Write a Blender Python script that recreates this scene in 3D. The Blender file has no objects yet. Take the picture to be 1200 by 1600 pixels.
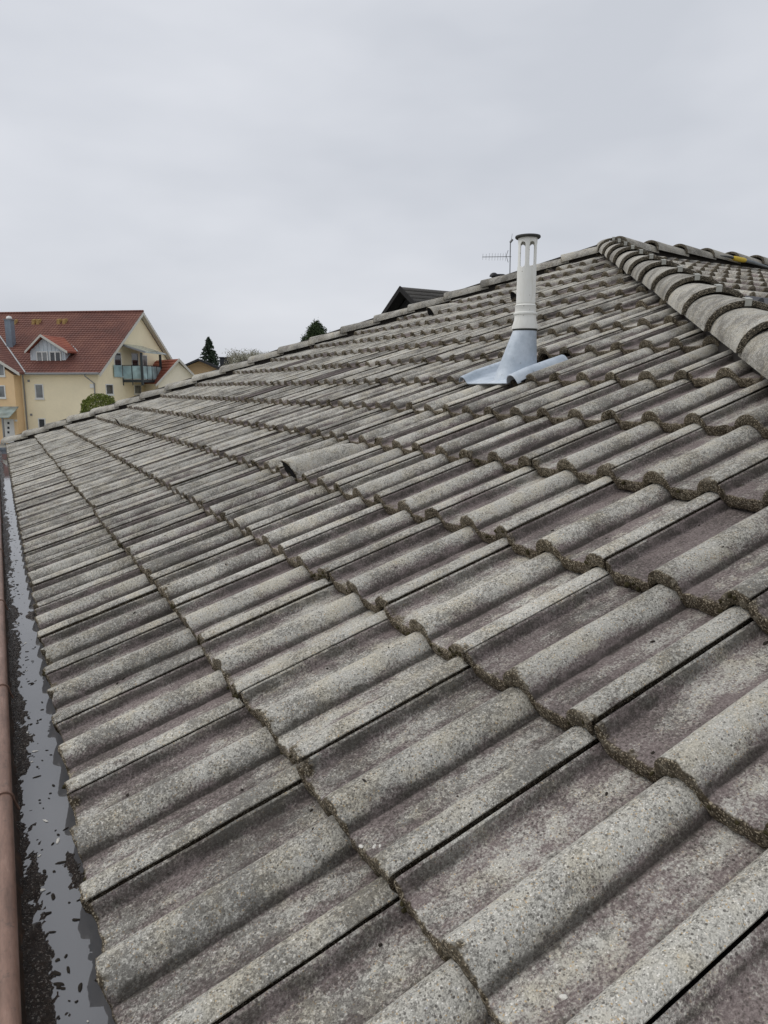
import bpy, bmesh, math, random
import numpy as np
from mathutils import Vector, Matrix, noise

R = math.radians
random.seed(7)
rng = np.random.default_rng(7)
scene = bpy.context.scene
COL = scene.collection

# ------------------------------------------------------------------ camera
FPX = 1103.0                       # focal length in pixels of a 1200 px wide picture
CAM = Vector((-0.05, -0.66, 0.70))
YAW, PITCH = R(28.45), R(-9.90)
c_f = Vector((math.sin(YAW)*math.cos(PITCH), math.cos(YAW)*math.cos(PITCH), math.sin(PITCH)))
c_r = Vector((math.cos(YAW), -math.sin(YAW), 0.0))
c_u = c_r.cross(c_f)
cam_d = bpy.data.cameras.new('camera')
cam_d.sensor_fit = 'HORIZONTAL'
cam_d.sensor_width = 36.0
cam_d.lens = 36.0*FPX/1200.0
cam_d.clip_start = 0.02
cam_d.clip_end = 3000.0
cam = bpy.data.objects.new('camera', cam_d)
COL.objects.link(cam)
m = Matrix((c_r, c_u, -c_f)).transposed().to_4x4()
m.translation = CAM
cam.matrix_world = m
scene.camera = cam

# ------------------------------------------------------------------ sky, sun, exposure
SUN_EL, SUN_AZ = R(50), R(-52)      # azimuth from +Y towards +X
world = bpy.data.worlds.new('World')
scene.world = world
world.use_nodes = True
wn, wl = world.node_tree.nodes, world.node_tree.links
wn.clear()
w_out = wn.new('ShaderNodeOutputWorld')
w_bg = wn.new('ShaderNodeBackground')
w_sky = wn.new('ShaderNodeTexSky')
w_sky.sky_type = 'NISHITA'
w_sky.sun_disc = False
w_sky.sun_elevation = SUN_EL
w_sky.sun_rotation = SUN_AZ
w_sky.air_density = 1.0
w_sky.dust_density = 4.0
w_tc = wn.new('ShaderNodeTexCoord')
w_map = wn.new('ShaderNodeMapping')
w_map.inputs['Scale'].default_value = (1.0, 1.0, 2.6)
w_no = wn.new('ShaderNodeTexNoise')
w_no.inputs['Scale'].default_value = 2.1
w_no.inputs['Detail'].default_value = 4.0
w_no.inputs['Roughness'].default_value = 0.5
w_rp = wn.new('ShaderNodeValToRGB')   # closed grey cloud layer
w_rp.color_ramp.elements[0].position = 0.33
w_rp.color_ramp.elements[0].color = (6.15, 6.42, 6.98, 1)
w_rp.color_ramp.elements[1].position = 0.68
w_rp.color_ramp.elements[1].color = (7.75, 7.95, 8.45, 1)
w_mx = wn.new('ShaderNodeMix')
w_mx.data_type = 'RGBA'
w_mx.inputs[0].default_value = 0.94
w_bg.inputs['Strength'].default_value = 0.10
wl.new(w_tc.outputs['Generated'], w_map.inputs['Vector'])
wl.new(w_map.outputs[0], w_no.inputs['Vector'])
wl.new(w_no.outputs['Fac'], w_rp.inputs[0])
wl.new(w_sky.outputs[0], w_mx.inputs[6])
wl.new(w_rp.outputs[0], w_mx.inputs[7])
wl.new(w_mx.outputs[2], w_bg.inputs['Color'])
wl.new(w_bg.outputs[0], w_out.inputs[0])

sun_d = bpy.data.lights.new('sun', 'SUN')
sun_d.energy = 1.15
sun_d.angle = R(40)
sun_d.color = (1.0, 0.97, 0.93)
sun = bpy.data.objects.new('sun', sun_d)
COL.objects.link(sun)
sdir = Vector((math.sin(SUN_AZ)*math.cos(SUN_EL), math.cos(SUN_AZ)*math.cos(SUN_EL), math.sin(SUN_EL)))
sun.rotation_euler = sdir.to_track_quat('Z', 'Y').to_euler()

scene.view_settings.view_transform = 'Standard'
scene.view_settings.look = 'None'
scene.view_settings.exposure = 0.0
scene.view_settings.gamma = 1.0

# ------------------------------------------------------------------ helpers
def tag(o, label=None, cat=None, group=None, kind=None):
    if label: o['label'] = label
    if cat: o['category'] = cat
    if group: o['group'] = group
    if kind: o['kind'] = kind
    return o

def empty(name, loc=(0, 0, 0), rz=0.0):
    o = bpy.data.objects.new(name, None)
    o.empty_display_size = 0.1
    o.location = loc
    o.rotation_euler = (0, 0, rz)
    COL.objects.link(o)
    return o

def link(name, me, mat=None, parent=None, smooth=None):
    o = bpy.data.objects.new(name, me)
    COL.objects.link(o)
    if mat is not None and not me.materials:
        me.materials.append(mat)
    if parent is not None:
        o.parent = parent
    if smooth is not None:
        me.shade_smooth()
        me.set_sharp_from_angle(angle=R(smooth))
    return o

class MB:
    """collects simple shapes and links them as one mesh object"""
    def __init__(self): self.v, self.f = [], []
    def add(self, vs, fs):
        b = len(self.v)
        self.v += [tuple(x) for x in vs]
        self.f += [tuple(i+b for i in f) for f in fs]
        return self
    def box(self, x0, x1, y0, y1, z0, z1):
        vs = [(x, y, z) for z in (z0, z1) for y in (y0, y1) for x in (x0, x1)]
        return self.add(vs, [(0, 2, 3, 1), (4, 5, 7, 6), (0, 1, 5, 4), (2, 6, 7, 3), (0, 4, 6, 2), (1, 3, 7, 5)])
    def prism(self, pts, d):
        """closed outline pts extruded by vector d"""
        n = len(pts)
        d = Vector(d)
        vs = [Vector(p) for p in pts]+[Vector(p)+d for p in pts]
        fs = [tuple(range(n))[::-1], tuple(range(n, 2*n))]
        fs += [(i, (i+1) % n, n+(i+1) % n, n+i) for i in range(n)]
        return self.add(vs, fs)
    def tube(self, path, rad, seg=8, cap=True):
        path = [Vector(p) for p in path]
        rads = rad if isinstance(rad, (list, tuple)) else [rad]*len(path)
        vs, fs = [], []
        for i, p in enumerate(path):
            d = (path[min(i+1, len(path)-1)]-path[max(i-1, 0)]).normalized()
            a = d.orthogonal().normalized() if i == 0 else (a - d*a.dot(d)).normalized()
            b = d.cross(a)
            for k in range(seg):
                t = 2*math.pi*k/seg
                vs.append(p+(a*math.cos(t)+b*math.sin(t))*rads[i])
        for i in range(len(path)-1):
            for k in range(seg):
                fs.append((i*seg+k, i*seg+(k+1) % seg, (i+1)*seg+(k+1) % seg, (i+1)*seg+k))
        if cap:
            fs.append(tuple(range(seg))[::-1])
            fs.append(tuple(range((len(path)-1)*seg, len(path)*seg)))
        return self.add(vs, fs)
    def lathe(self, prof, centre=(0, 0, 0), seg=32):
        c = Vector(centre)
        vs, fs = [], []
        for r, z in prof:
            for k in range(seg):
                t = 2*math.pi*k/seg
                vs.append(c+Vector((r*math.cos(t), r*math.sin(t), z)))
        for i in range(len(prof)-1):
            for k in range(seg):
                fs.append((i*seg+k, i*seg+(k+1) % seg, (i+1)*seg+(k+1) % seg, (i+1)*seg+k))
        return self.add(vs, fs)
    def mesh(self, name):
        me = bpy.data.meshes.new(name)
        me.from_pydata(self.v, [], self.f)
        bm = bmesh.new()
        bm.from_mesh(me)
        bmesh.ops.recalc_face_normals(bm, faces=bm.faces)
        bm.to_mesh(me)
        bm.free()
        return me
    def build(self, name, mat, parent=None, smooth=None):
        return link(name, self.mesh(name), mat, parent, smooth)

def grid_mesh(name, pts):
    """pts: array rows x cols x 3"""
    nr, nc = pts.shape[:2]
    idx = np.arange(nr*nc).reshape(nr, nc)
    q = np.stack([idx[:-1, :-1], idx[:-1, 1:], idx[1:, 1:], idx[1:, :-1]], -1).reshape(-1, 4)
    me = bpy.data.meshes.new(name)
    me.from_pydata(pts.reshape(-1, 3).tolist(), [], q.tolist())
    return me

def set_attr(me, name, vals):
    a = me.attributes.new(name, 'FLOAT', 'POINT')
    a.data.foreach_set('value', np.asarray(vals, dtype=np.float32).ravel())

def ray(px, py):
    return c_f + c_r*((px-600.0)/FPX) - c_u*((py-800.0)/FPX)

def at_dist(px, py, dist):
    """point seen at photo pixel px,py at horizontal distance dist"""
    d = ray(px, py)
    return CAM + d*(dist/math.hypot(d.x, d.y))

# ------------------------------------------------------------------ materials
class NT:
    def __init__(self, name):
        self.m = bpy.data.materials.new(name)
        self.m.use_nodes = True
        self.n, self.l = self.m.node_tree.nodes, self.m.node_tree.links
        self.b = self.n['Principled BSDF']
    def put(self, sock, v):
        if hasattr(v, 'links') or isinstance(v, bpy.types.NodeSocket): self.l.new(v, sock)
        elif isinstance(v, (tuple, list)) and len(v) == 3 and sock.type == 'RGBA': sock.default_value = (*v, 1)
        else: sock.default_value = v
    def math(self, op, a, b=0.0, c=0.0, clamp=False):
        n = self.n.new('ShaderNodeMath'); n.operation = op; n.use_clamp = clamp
        for i, v in enumerate((a, b, c)): self.put(n.inputs[i], v)
        return n.outputs[0]
    def mix(self, f, a, b, mode='MIX'):
        n = self.n.new('ShaderNodeMix'); n.data_type = 'RGBA'; n.blend_type = mode
        self.put(n.inputs[0], f); self.put(n.inputs[6], a); self.put(n.inputs[7], b)
        return n.outputs[2]
    def step(self, v, lo, hi, a=0.0, b=1.0):
        n = self.n.new('ShaderNodeMapRange'); n.interpolation_type = 'SMOOTHSTEP'
        for i, x in enumerate((v, lo, hi, a, b)): self.put(n.inputs[i], x)
        return n.outputs[0]
    def noise(self, vec, scale, detail=3.0, rough=0.5):
        n = self.n.new('ShaderNodeTexNoise')
        self.l.new(vec, n.inputs['Vector'])
        n.inputs['Scale'].default_value = scale; n.inputs['Detail'].default_value = detail
        n.inputs['Roughness'].default_value = rough
        return n.outputs['Fac']
    def voronoi(self, vec, scale, rnd=1.0):
        n = self.n.new('ShaderNodeTexVoronoi')
        self.l.new(vec, n.inputs['Vector'])
        n.inputs['Scale'].default_value = scale; n.inputs['Randomness'].default_value = rnd
        return n.outputs['Distance'], n.outputs['Color']
    def attr(self, name):
        n = self.n.new('ShaderNodeAttribute'); n.attribute_name = name
        return n.outputs['Fac']
    def pos(self, scale=(1, 1, 1), obj=False):
        if obj: s = self.n.new('ShaderNodeTexCoord').outputs['Object']
        else: s = self.n.new('ShaderNodeNewGeometry').outputs['Position']
        if scale == (1, 1, 1): return s
        n = self.n.new('ShaderNodeMapping'); n.inputs['Scale'].default_value = scale
        self.l.new(s, n.inputs['Vector'])
        return n.outputs[0]
    def ramp(self, f, stops):
        n = self.n.new('ShaderNodeValToRGB')
        e = n.color_ramp.elements
        while len(e) < len(stops): e.new(0.5)
        for i, (p, c) in enumerate(stops):
            e[i].position = p; e[i].color = (*c, 1)
        self.put(n.inputs[0], f)
        return n.outputs[0]
    def sep(self, col):
        n = self.n.new('ShaderNodeSeparateColor'); self.l.new(col, n.inputs[0]); return n.outputs
    def bump(self, h, strength=0.5, dist=0.001):
        n = self.n.new('ShaderNodeBump'); n.inputs['Strength'].default_value = strength
        n.inputs['Distance'].default_value = dist
        self.l.new(h, n.inputs['Height']); self.l.new(n.outputs[0], self.b.inputs['Normal'])
    def done(self, col, rough=0.9, spec=0.3, metal=0.0):
        self.put(self.b.inputs['Base Color'], col)
        self.put(self.b.inputs['Roughness'], rough)
        self.b.inputs['Specular IOR Level'].default_value = spec
        self.b.inputs['Metallic'].default_value = metal
        return self.m

def weathered_concrete(name, wear=0.0, tone=1.0, nose=1.0):
    """old concrete roof tile: brown-violet coat left in the pans, bare grey grit on the rolls, black lichen, mossy nose"""
    t = NT(name)
    p = t.pos()
    ps = t.pos((0.55, 1.0, 0.8))
    oi = t.n.new('ShaderNodeObjectInfo').outputs['Random']
    rnd = t.math('FRACT', t.math('ADD', oi, t.attr('tint')))
    worn, edge, dirt_shade = t.attr('worn'), t.attr('edge'), t.attr('dirt_shade')
    big = t.noise(ps, 7.0, 3.0, 0.55)
    mid = t.noise(ps, 42.0, 5.0, 0.65)
    fine = t.noise(p, 260.0, 3.0, 0.7)
    dist_v, cellc = t.voronoi(p, 600.0)
    cell = t.sep(cellc)
    # wear mask: bare grit on the rolls, brown-violet coat surviving in patches of the pans
    rn2 = t.math('FRACT', t.math('MULTIPLY', rnd, 13.7))
    w = t.math('MULTIPLY_ADD', worn, 1.15, -0.08)
    for n_, k_ in ((mid, 1.8), (big, 2.1), (fine, 1.7), (rn2, 0.40)):
        w = t.math('ADD', w, t.math('MULTIPLY', t.math('SUBTRACT', n_, 0.5), k_))
    grey = t.math('MULTIPLY', t.step(t.math('ADD', w, wear), -0.10, 0.62), 0.95)
    coat = t.ramp(fine, [(0.30, (0.120*tone, 0.095*tone, 0.089*tone)), (0.70, (0.300*tone, 0.254*tone, 0.240*tone))])
    bare = t.ramp(cell[0], [(0.0, (0.29*tone, 0.283*tone, 0.252*tone)), (0.30, (0.45*tone, 0.438*tone, 0.390*tone)),
                            (0.80, (0.53*tone, 0.515*tone, 0.460*tone)), (1.0, (0.62*tone, 0.602*tone, 0.54*tone))])
    warm = t.step(t.noise(p, 16.0, 3.0, 0.6), 0.42, 0.68)
    bare = t.mix(t.math('MULTIPLY', warm, 0.5), bare, t.mix(1.0, bare, (1.0, 0.93, 0.78), 'MULTIPLY'))
    # exposed aggregate grains
    gr = t.step(cell[1], 0.915, 0.93)
    grc = t.ramp(cell[2], [(0.0, (0.85, 0.83, 0.77)), (0.45, (0.80, 0.76, 0.68)), (0.55, (0.55, 0.41, 0.22)), (0.8, (0.48, 0.33, 0.17)), (1.0, (0.36, 0.37, 0.40))])
    bare = t.mix(t.math('MULTIPLY', gr, 0.85), bare, grc)
    col = t.mix(grey, coat, bare)
    # black lichen dots, in drifts
    drift = t.math('ADD', t.noise(ps, 11.0, 4.0, 0.6), t.math('MULTIPLY', t.math('SUBTRACT', t.math('FRACT', t.math('MULTIPLY', rnd, 29.3)), 0.5), 0.14))
    lv, lc = t.voronoi(p, 170.0)
    l1 = t.math('SUBTRACT', 1.0, t.step(lv, 0.20, 0.34))
    lgate = t.step(t.math('ADD', t.sep(lc)[0], t.math('MULTIPLY', t.math('SUBTRACT', drift, 0.5), 1.8)), 0.48, 0.62)
    l2 = t.step(t.math('ADD', t.noise(p, 210.0, 5.0, 0.75), t.math('MULTIPLY', t.math('SUBTRACT', drift, 0.5), 0.45)), 0.50, 0.63)
    l3 = t.step(t.math('ADD', t.noise(p, 125.0, 5.0, 0.85), t.math('MULTIPLY', t.math('SUBTRACT', drift, 0.5), 0.55)), 0.50, 0.585)
    lich = t.math('MAXIMUM', t.math('MULTIPLY', l1, lgate), t.math('MULTIPLY', l2, 0.9))
    lich = t.math('MULTIPLY', t.math('MAXIMUM', lich, t.math('MULTIPLY', l3, 0.76)), 0.78)
    col = t.mix(lich, col, (0.050, 0.044, 0.038))
    # grime with shade painted into the creases; soot stains of irregular shape
    dn = t.step(t.math('ADD', t.math('MULTIPLY', dirt_shade, 0.8), t.math('MULTIPLY', t.math('SUBTRACT', mid, 0.5), 1.7)), 0.30, 0.78)
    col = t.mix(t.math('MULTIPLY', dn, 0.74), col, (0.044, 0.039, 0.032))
    st = t.step(t.noise(ps, 6.1, 5.0, 0.65), 0.60, 0.70)
    col = t.mix(t.math('MULTIPLY', st, 0.50), col, (0.075, 0.068, 0.063))
    # mossy, gritty nose
    moss = t.mix(t.step(fine, 0.35, 0.7), (0.030*nose, 0.023*nose, 0.013*nose), (0.125*nose, 0.097*nose, 0.060*nose))
    moss = t.mix(t.step(t.noise(p, 60.0, 4.0, 0.7), 0.52, 0.66), moss, (0.17*nose, 0.148*nose, 0.112*nose))
    moss = t.mix(t.math('MULTIPLY', t.step(cell[1], 0.84, 0.88), 0.7), moss, (0.52, 0.45, 0.33))
    clus = t.noise(p, 13.0, 4.0, 0.6)
    e2 = t.math('ADD', edge, t.math('ADD', t.math('MULTIPLY', t.math('SUBTRACT', mid, 0.5), 1.3), t.math('MULTIPLY', t.math('SUBTRACT', clus, 0.46), 1.1)))
    e2 = t.step(e2, 0.40, 0.66)
    col = t.mix(t.math('MULTIPLY', e2, 0.93), col, moss)
    # per tile tone
    hv = t.n.new('ShaderNodeHueSaturation')
    t.put(hv.inputs['Value'], t.math('MULTIPLY_ADD', t.math('FRACT', t.math('MULTIPLY', rnd, 7.31)), 0.30, 0.88))
    t.put(hv.inputs['Color'], col)
    col = hv.outputs[0]
    h = t.math('ADD', t.math('MULTIPLY', fine, 0.8), t.math('MULTIPLY', t.math('SUBTRACT', 1.0, dist_v), 0.55))
    h = t.math('ADD', h, t.math('MULTIPLY', mid, 0.9))
    h = t.math('ADD', h, t.math('MULTIPLY', t.math('MULTIPLY', e2, t.noise(p, 120.0, 4.0, 0.7)), 2.5))
    t.bump(h, 0.6, 0.0018)
    return t.done(col, 0.93, 0.25)

def plain(name, col, rough=0.7, spec=0.4, metal=0.0, var=0.12, scale=6.0, bump=0.0, obj=False):
    t = NT(name)
    p = t.pos(obj=obj)
    n1 = t.noise(p, scale, 4.0, 0.6)
    n2 = t.noise(p, scale*9, 3.0, 0.6)
    f = t.math('ADD', t.math('MULTIPLY', n1, 0.65), t.math('MULTIPLY', n2, 0.35))
    c0 = tuple(max(0, c*(1-var*2)) for c in col); c1 = tuple(c*(1+var*2) for c in col)
    c = t.ramp(f, [(0.25, c0), (0.75, c1)])
    if bump: t.bump(n2, bump, 0.002)
    return t.done(c, rough, spec, metal)

M = {}
M['tile'] = weathered_concrete('weathered_tile')
M['hip'] = weathered_concrete('weathered_hip_tile', wear=0.05, tone=0.88, nose=0.40)
M['hood'] = weathered_concrete('vent_hood_concrete', wear=0.35, tone=1.12)
M['dark_tile'] = weathered_concrete('dark_replacement_tile', wear=-0.9, tone=0.62)
M['deck'] = plain('roof_underlay', (0.035, 0.03, 0.026), 0.9)
M['clip'] = plain('clip_metal', (0.42, 0.42, 0.38), 0.55, 0.5, 0.3, 0.12, 60)
M['white_pvc'] = None
M['white_wall'] = plain('render_white', (0.62, 0.60, 0.55), 0.9, 0.2, 0, 0.05, 2)

# aged off-white flue plastic with dirty streaks
t = NT('aged_pvc')
p = t.pos((14, 14, 2.5)); p2 = t.pos()
f = t.step(t.noise(p, 2.2, 4.0, 0.65), 0.48, 0.75)
c = t.mix(t.math('MULTIPLY', f, 0.85), (0.80, 0.80, 0.755), (0.62, 0.60, 0.52))
dv, _ = t.voronoi(p2, 42.0)
c = t.mix(t.math('MULTIPLY', t.math('SUBTRACT', 1.0, t.step(dv, 0.05, 0.12)), 0.8), c, (0.16, 0.13, 0.09))
M['white_pvc'] = t.done(c, 0.5, 0.4)
# zinc sheet
t = NT('weathered_zinc')
p = t.pos()
f = t.noise(p, 9.0, 5.0, 0.65)
c = t.ramp(f, [(0.3, (0.34, 0.40, 0.46)), (0.55, (0.52, 0.58, 0.645)), (0.75, (0.66, 0.71, 0.75))])
f2 = t.step(t.noise(p, 60.0, 4.0, 0.7), 0.6, 0.72)
c = t.mix(t.math('MULTIPLY', f2, 0.7), c, (0.20, 0.20, 0.19))
t.bump(t.noise(p, 18.0, 4.0), 0.5, 0.006)
M['zinc'] = t.done(c, 0.55, 0.5, 0.15)
M['black_plastic'] = plain('black_plastic', (0.012, 0.012, 0.013), 0.55, 0.4, 0, 0.2, 40)
M['cap_dark'] = plain('dark_cap', (0.055, 0.055, 0.05), 0.75, 0.3, 0, 0.2, 70)
# brown coated copper gutter
t = NT('brown_gutter')
p = t.pos((6, 1, 6))
f = t.noise(p, 9.0, 6.0, 0.72)
c = t.ramp(f, [(0.3, (0.12, 0.072, 0.052)), (0.55, (0.225, 0.135, 0.100)), (0.8, (0.36, 0.25, 0.20))])
f3 = t.step(t.noise(t.pos(), 55.0, 4.0, 0.7), 0.56, 0.68)
c = t.mix(t.math('MULTIPLY', f3, 0.55), c, (0.07, 0.055, 0.045))
M['gutter'] = t.done(c, 0.5, 0.4, 0.15)
# inside of the gutter, wet and stained
t = NT('gutter_inside')
p = t.pos()
f = t.noise(p, 18.0, 6.0, 0.7)
c = t.ramp(f, [(0.3, (0.018, 0.013, 0.010)), (0.58, (0.045, 0.028, 0.019)), (0.78, (0.14, 0.075, 0.042))])
sp = t.step(t.noise(p, 190.0, 3.0, 0.7), 0.66, 0.74)
c = t.mix(t.math('MULTIPLY', sp, 0.5), c, (0.34, 0.31, 0.27))
t.bump(f, 0.5, 0.006)
M['gutter_in'] = t.done(c, 0.45, 0.4)
# sludge
t = NT('wet_sludge')
p = t.pos()
f = t.noise(p, 120.0, 5.0, 0.75)
c = t.ramp(f, [(0.35, (0.014, 0.009, 0.006)), (0.58, (0.040, 0.026, 0.018)), (0.72, (0.10, 0.075, 0.055)), (0.82, (0.35, 0.32, 0.29))])
sp = t.step(t.noise(p, 260.0, 3.0, 0.7), 0.57, 0.64)
c = t.mix(t.math('MULTIPLY', sp, 0.7), c, (0.34, 0.31, 0.27))
t.bump(f, 1.0, 0.010)
M['sludge'] = t.done(c, 0.22, 0.5)
# standing water
t = NT('gutter_water')
p = t.pos((1, 0.5, 1))
t.bump(t.noise(p, 40.0, 2.0), 0.06, 0.002)
M['water'] = t.done((0.105, 0.106, 0.112), 0.02, 0.5)
t.b.inputs['IOR'].default_value = 2.1
M['moss'] = plain('dry_moss', (0.055, 0.047, 0.024), 0.95, 0.1, 0, 0.35, 120, 0.8)
M['bark_bit'] = plain('dark_debris', (0.028, 0.023, 0.018), 0.9, 0.2, 0, 0.3, 90)
M['white_bit'] = plain('bird_lime', (0.62, 0.60, 0.55), 0.8, 0.2, 0, 0.15, 150)

# ------------------------------------------------------------------ the roof we stand on: dimensions
PITCH_R = R(21.64)
G, W = 0.340, 0.300                     # course gauge and tile width
TP = math.tan(PITCH_R)
AX, AY = 4.854, 4.186                   # apex in plan
YF, YN = 9.60, -1.814                   # eave corners
AZ = AX*TP
PITCH_S = math.atan2(AZ, AY-YN)         # side slope
GROUND = -4.0

MAINM = Matrix(((math.cos(PITCH_R), 0, -math.sin(PITCH_R)), (0, 1, 0), (math.sin(PITCH_R), 0, math.cos(PITCH_R)))).to_4x4()
S_ORG = Vector((0, YN, 0))
SIDEM = Matrix(((0, -1, 0), (math.cos(PITCH_S), 0, -math.sin(PITCH_S)), (math.sin(PITCH_S), 0, math.cos(PITCH_S)))).to_4x4()
SIDEM.translation = S_ORG               # s up the slope (+Y), t along -X

house = empty('house', (0, 0, GROUND))
tag(house, 'near house with weathered grey concrete tile hip roof filling the foreground', 'house')
HINV = Matrix.Translation((0, 0, -GROUND))

# ---------------------------------------------------------------- setting
me = bpy.data.meshes.new('ground')
me.from_pydata([(-900, -900, GROUND), (900, -900, GROUND), (900, 900, GROUND), (-900, 900, GROUND)], [], [(0, 1, 2, 3)])
t = NT('paled_ground')  # out of sight; made pale to bounce light onto the house walls
p = t.pos()
c = t.ramp(t.noise(p, 0.35, 6.0, 0.7), [(0.3, (0.20, 0.20, 0.17)), (0.7, (0.34, 0.33, 0.30))])
g_ob = link('ground', me, t.done(c, 0.95, 0.1))
tag(g_ob, 'ground far below the roof, out of sight, paled to bounce light', 'ground', kind='structure')

# ---------------------------------------------------------------- tile meshes
PAN, CREST = -0.0230, 0.0110
def roll(tv, c, hw_far, hw_near, top, p_far, p_near):
    """roll with a crisp foot on its far side and a softer shoulder on its near side"""
    d = tv-c
    r = np.where(d > 0, d/hw_far, -d/hw_near)
    p = np.where(d > 0, p_far, p_near)
    return np.where(r < 1, (top-PAN)*np.clip(1-r**2, 0, 1)**p, 0.0)
def profile(tv):
    h = np.full_like(tv, PAN)
    dish = -0.0006*np.sin(np.clip((tv-0.054)/0.062, 0, 1)*math.pi) - 0.0012*np.sin(np.clip((tv-0.204)/0.070, 0, 1)*math.pi)
    h = h + np.maximum(np.maximum(roll(tv, 0.020, 0.033, 0.037, CREST-0.001, 0.52, 0.7), roll(tv, 0.166, 0.034, 0.039, CREST, 0.52, 0.74)),
                       roll(tv, 0.319, 0.036, 0.036, CREST-0.0035, 0.7, 0.72))
    return h+dish
THK, LEN = 0.0295, 0.415
TILT = 0.0325/G

def tile_mesh(name, hi, seed):
    if hi:
        tv = np.concatenate([np.linspace(0, .056, 17), np.linspace(.060, .118, 9), np.linspace(.122, .208, 26), np.linspace(.213, .279, 9), np.linspace(.2815, .2945, 9), [.2964, .2970]])
        sv = np.concatenate([[.0022, .006, .012, .020, .032], np.linspace(.05, LEN, 16)])
    else:
        tv = np.concatenate([np.linspace(0, .052, 7), [.075, .105], np.linspace(.122, .206, 9), [.235, .265], np.linspace(.278, .2950, 3), [.2970]])
        sv = np.array([.003, .012, .12, .25, LEN])
    h = profile(tv)
    h[-1] -= .0016; h[-2] -= .0003
    nc = len(tv)
    off = Vector((seed*13.7, seed*5.1, seed*3.3))
    rows, edge = [], []
    def nz(s, tt, f, k=0.0): return noise.noise(Vector((s*f, tt*f, k))+off)
    jag = np.array([nz(0, x, 22)*0.0030+nz(0, x, 80, 3)*0.0028 + nz(0, x, 230, 3)*0.0016 for x in tv]) if hi else np.array([nz(0, x, 28)*0.002 for x in tv])
    if hi and seed in (2, 6): jag = jag+.020*np.clip((.030-tv)/.016, 0, 1)*np.array([.75+.6*nz(0, x, 160, 5) for x in tv])
    if hi and seed in (4,): jag = jag+.014*np.exp(-((tv-.235)/.012)**2)
    if hi and seed in (7,): jag = jag+.012*np.exp(-((tv-.150)/.010)**2)
    jb = np.array([nz(0, x, 45, 7)*0.0040 + nz(0, x, 150, 7)*0.0034 for x in tv]) if hi else np.array([nz(0, x, 60, 7)*.004 for x in tv])
    for s, dn, e in ((.045, -THK, 1), (.003, -THK, 1), (-.001, -.019, 1), (0.0, -.0060, 1), (.0006, -.0022, .75)):
        rows.append(np.stack([s+jag*(1 if s < .04 else 0), tv, h+dn-TILT*s+(jb*(1 if dn == -THK else .4))], -1)); edge.append(e)
    for s in sv:
        d = np.array([nz(s, x, 14)*0.0009+nz(s, x, 60)*0.0004 for x in tv]) if hi else 0
        rnd_c = -0.0008*math.exp(-((s-.002)/.004)**2)
        rows.append(np.stack([s+jag*math.exp(-s/.02), tv, h-TILT*s+d+rnd_c], -1)); edge.append(.62 if s < .004 else (.34 if s < .013 else (.2 if s < .021 else 0)))
    pts = np.array(rows)
    # side walls
    lo, hi_c = pts[:, :1].copy(), pts[:, -1:].copy()
    hi_c[5:, :, 2] -= THK*.8; hi_c[:, :, 1] -= .0005
    l1, l2 = lo.copy(), lo.copy()          # undercut lip along the joint
    l1[4:, :, 2] -= .0024; l1[:, :, 1] += .0004
    l2[4:, :, 2] -= .0030; l2[:, :, 1] += .0006; l2[7:, :, 1] += .011
    l3 = l2.copy(); l3[4:, :, 2] -= THK*.6
    pts = np.concatenate([l3, l2, l1, pts, hi_c], 1)
    me = grid_mesh(name, pts)
    nr = pts.shape[0]
    tt = np.concatenate([[tv[0]]*3, tv, [tv[-1]]])
    hh = np.concatenate([[PAN]*2, [h[0]], h, [PAN]])
    worn = np.clip((hh-PAN)/(CREST-PAN), 0, 1)**1.2
    worn = np.where(tt > .270, worn*.5, worn) + .34*np.exp(-((tt-.096)/.015)**2) + .34*np.exp(-((tt-.246)/.016)**2)
    dirt_shade = .80*np.clip((tt-.2800)/.006, 0, 1)*(tt < .2945) + 1.0*np.exp(-((tt-.1270)/.0065)**2) + .62*np.exp(-((tt-.209)/.008)**2) + .62*np.exp(-((tt-.061)/.008)**2)  # dark bands on joint slope and roll feet: part grime, part painted shade
    set_attr(me, 'worn', np.tile(worn, (nr, 1)))
    set_attr(me, 'dirt_shade', np.tile(dirt_shade, (nr, 1)))
    ed = np.tile(np.array(edge)[:, None], (1, nc+4)); ed[:, :2] = 1.0
    set_attr(me, 'edge', ed)
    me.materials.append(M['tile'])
    me.shade_smooth()
    me.set_sharp_from_angle(angle=R(50))
    return me

HI = [tile_mesh('roof_tile_fine_%d' % i, True, i) for i in range(12)]
LO = [tile_mesh('roof_tile_plain_%d' % i, False, i+20) for i in range(4)]

def hip_side(P, far):
    """signed plan distance of a point to the hip line, positive on the main slope's side"""
    B = Vector((0, YF if far else YN)); A = Vector((AX, AY))
    d = (B-A).normalized()
    nrm = Vector((-d.y, d.x))
    if nrm.dot(Vector((0, (YF+YN)/2))-A) < 0: nrm = -nrm
    return (Vector((P.x, P.y))-A).dot(nrm), nrm

def project(P):
    d = P-CAM
    z = d.dot(c_f)
    if z < 0.05: return None
    return 600+FPX*d.dot(c_r)/z, 800-FPX*d.dot(c_u)/z, z

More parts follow.
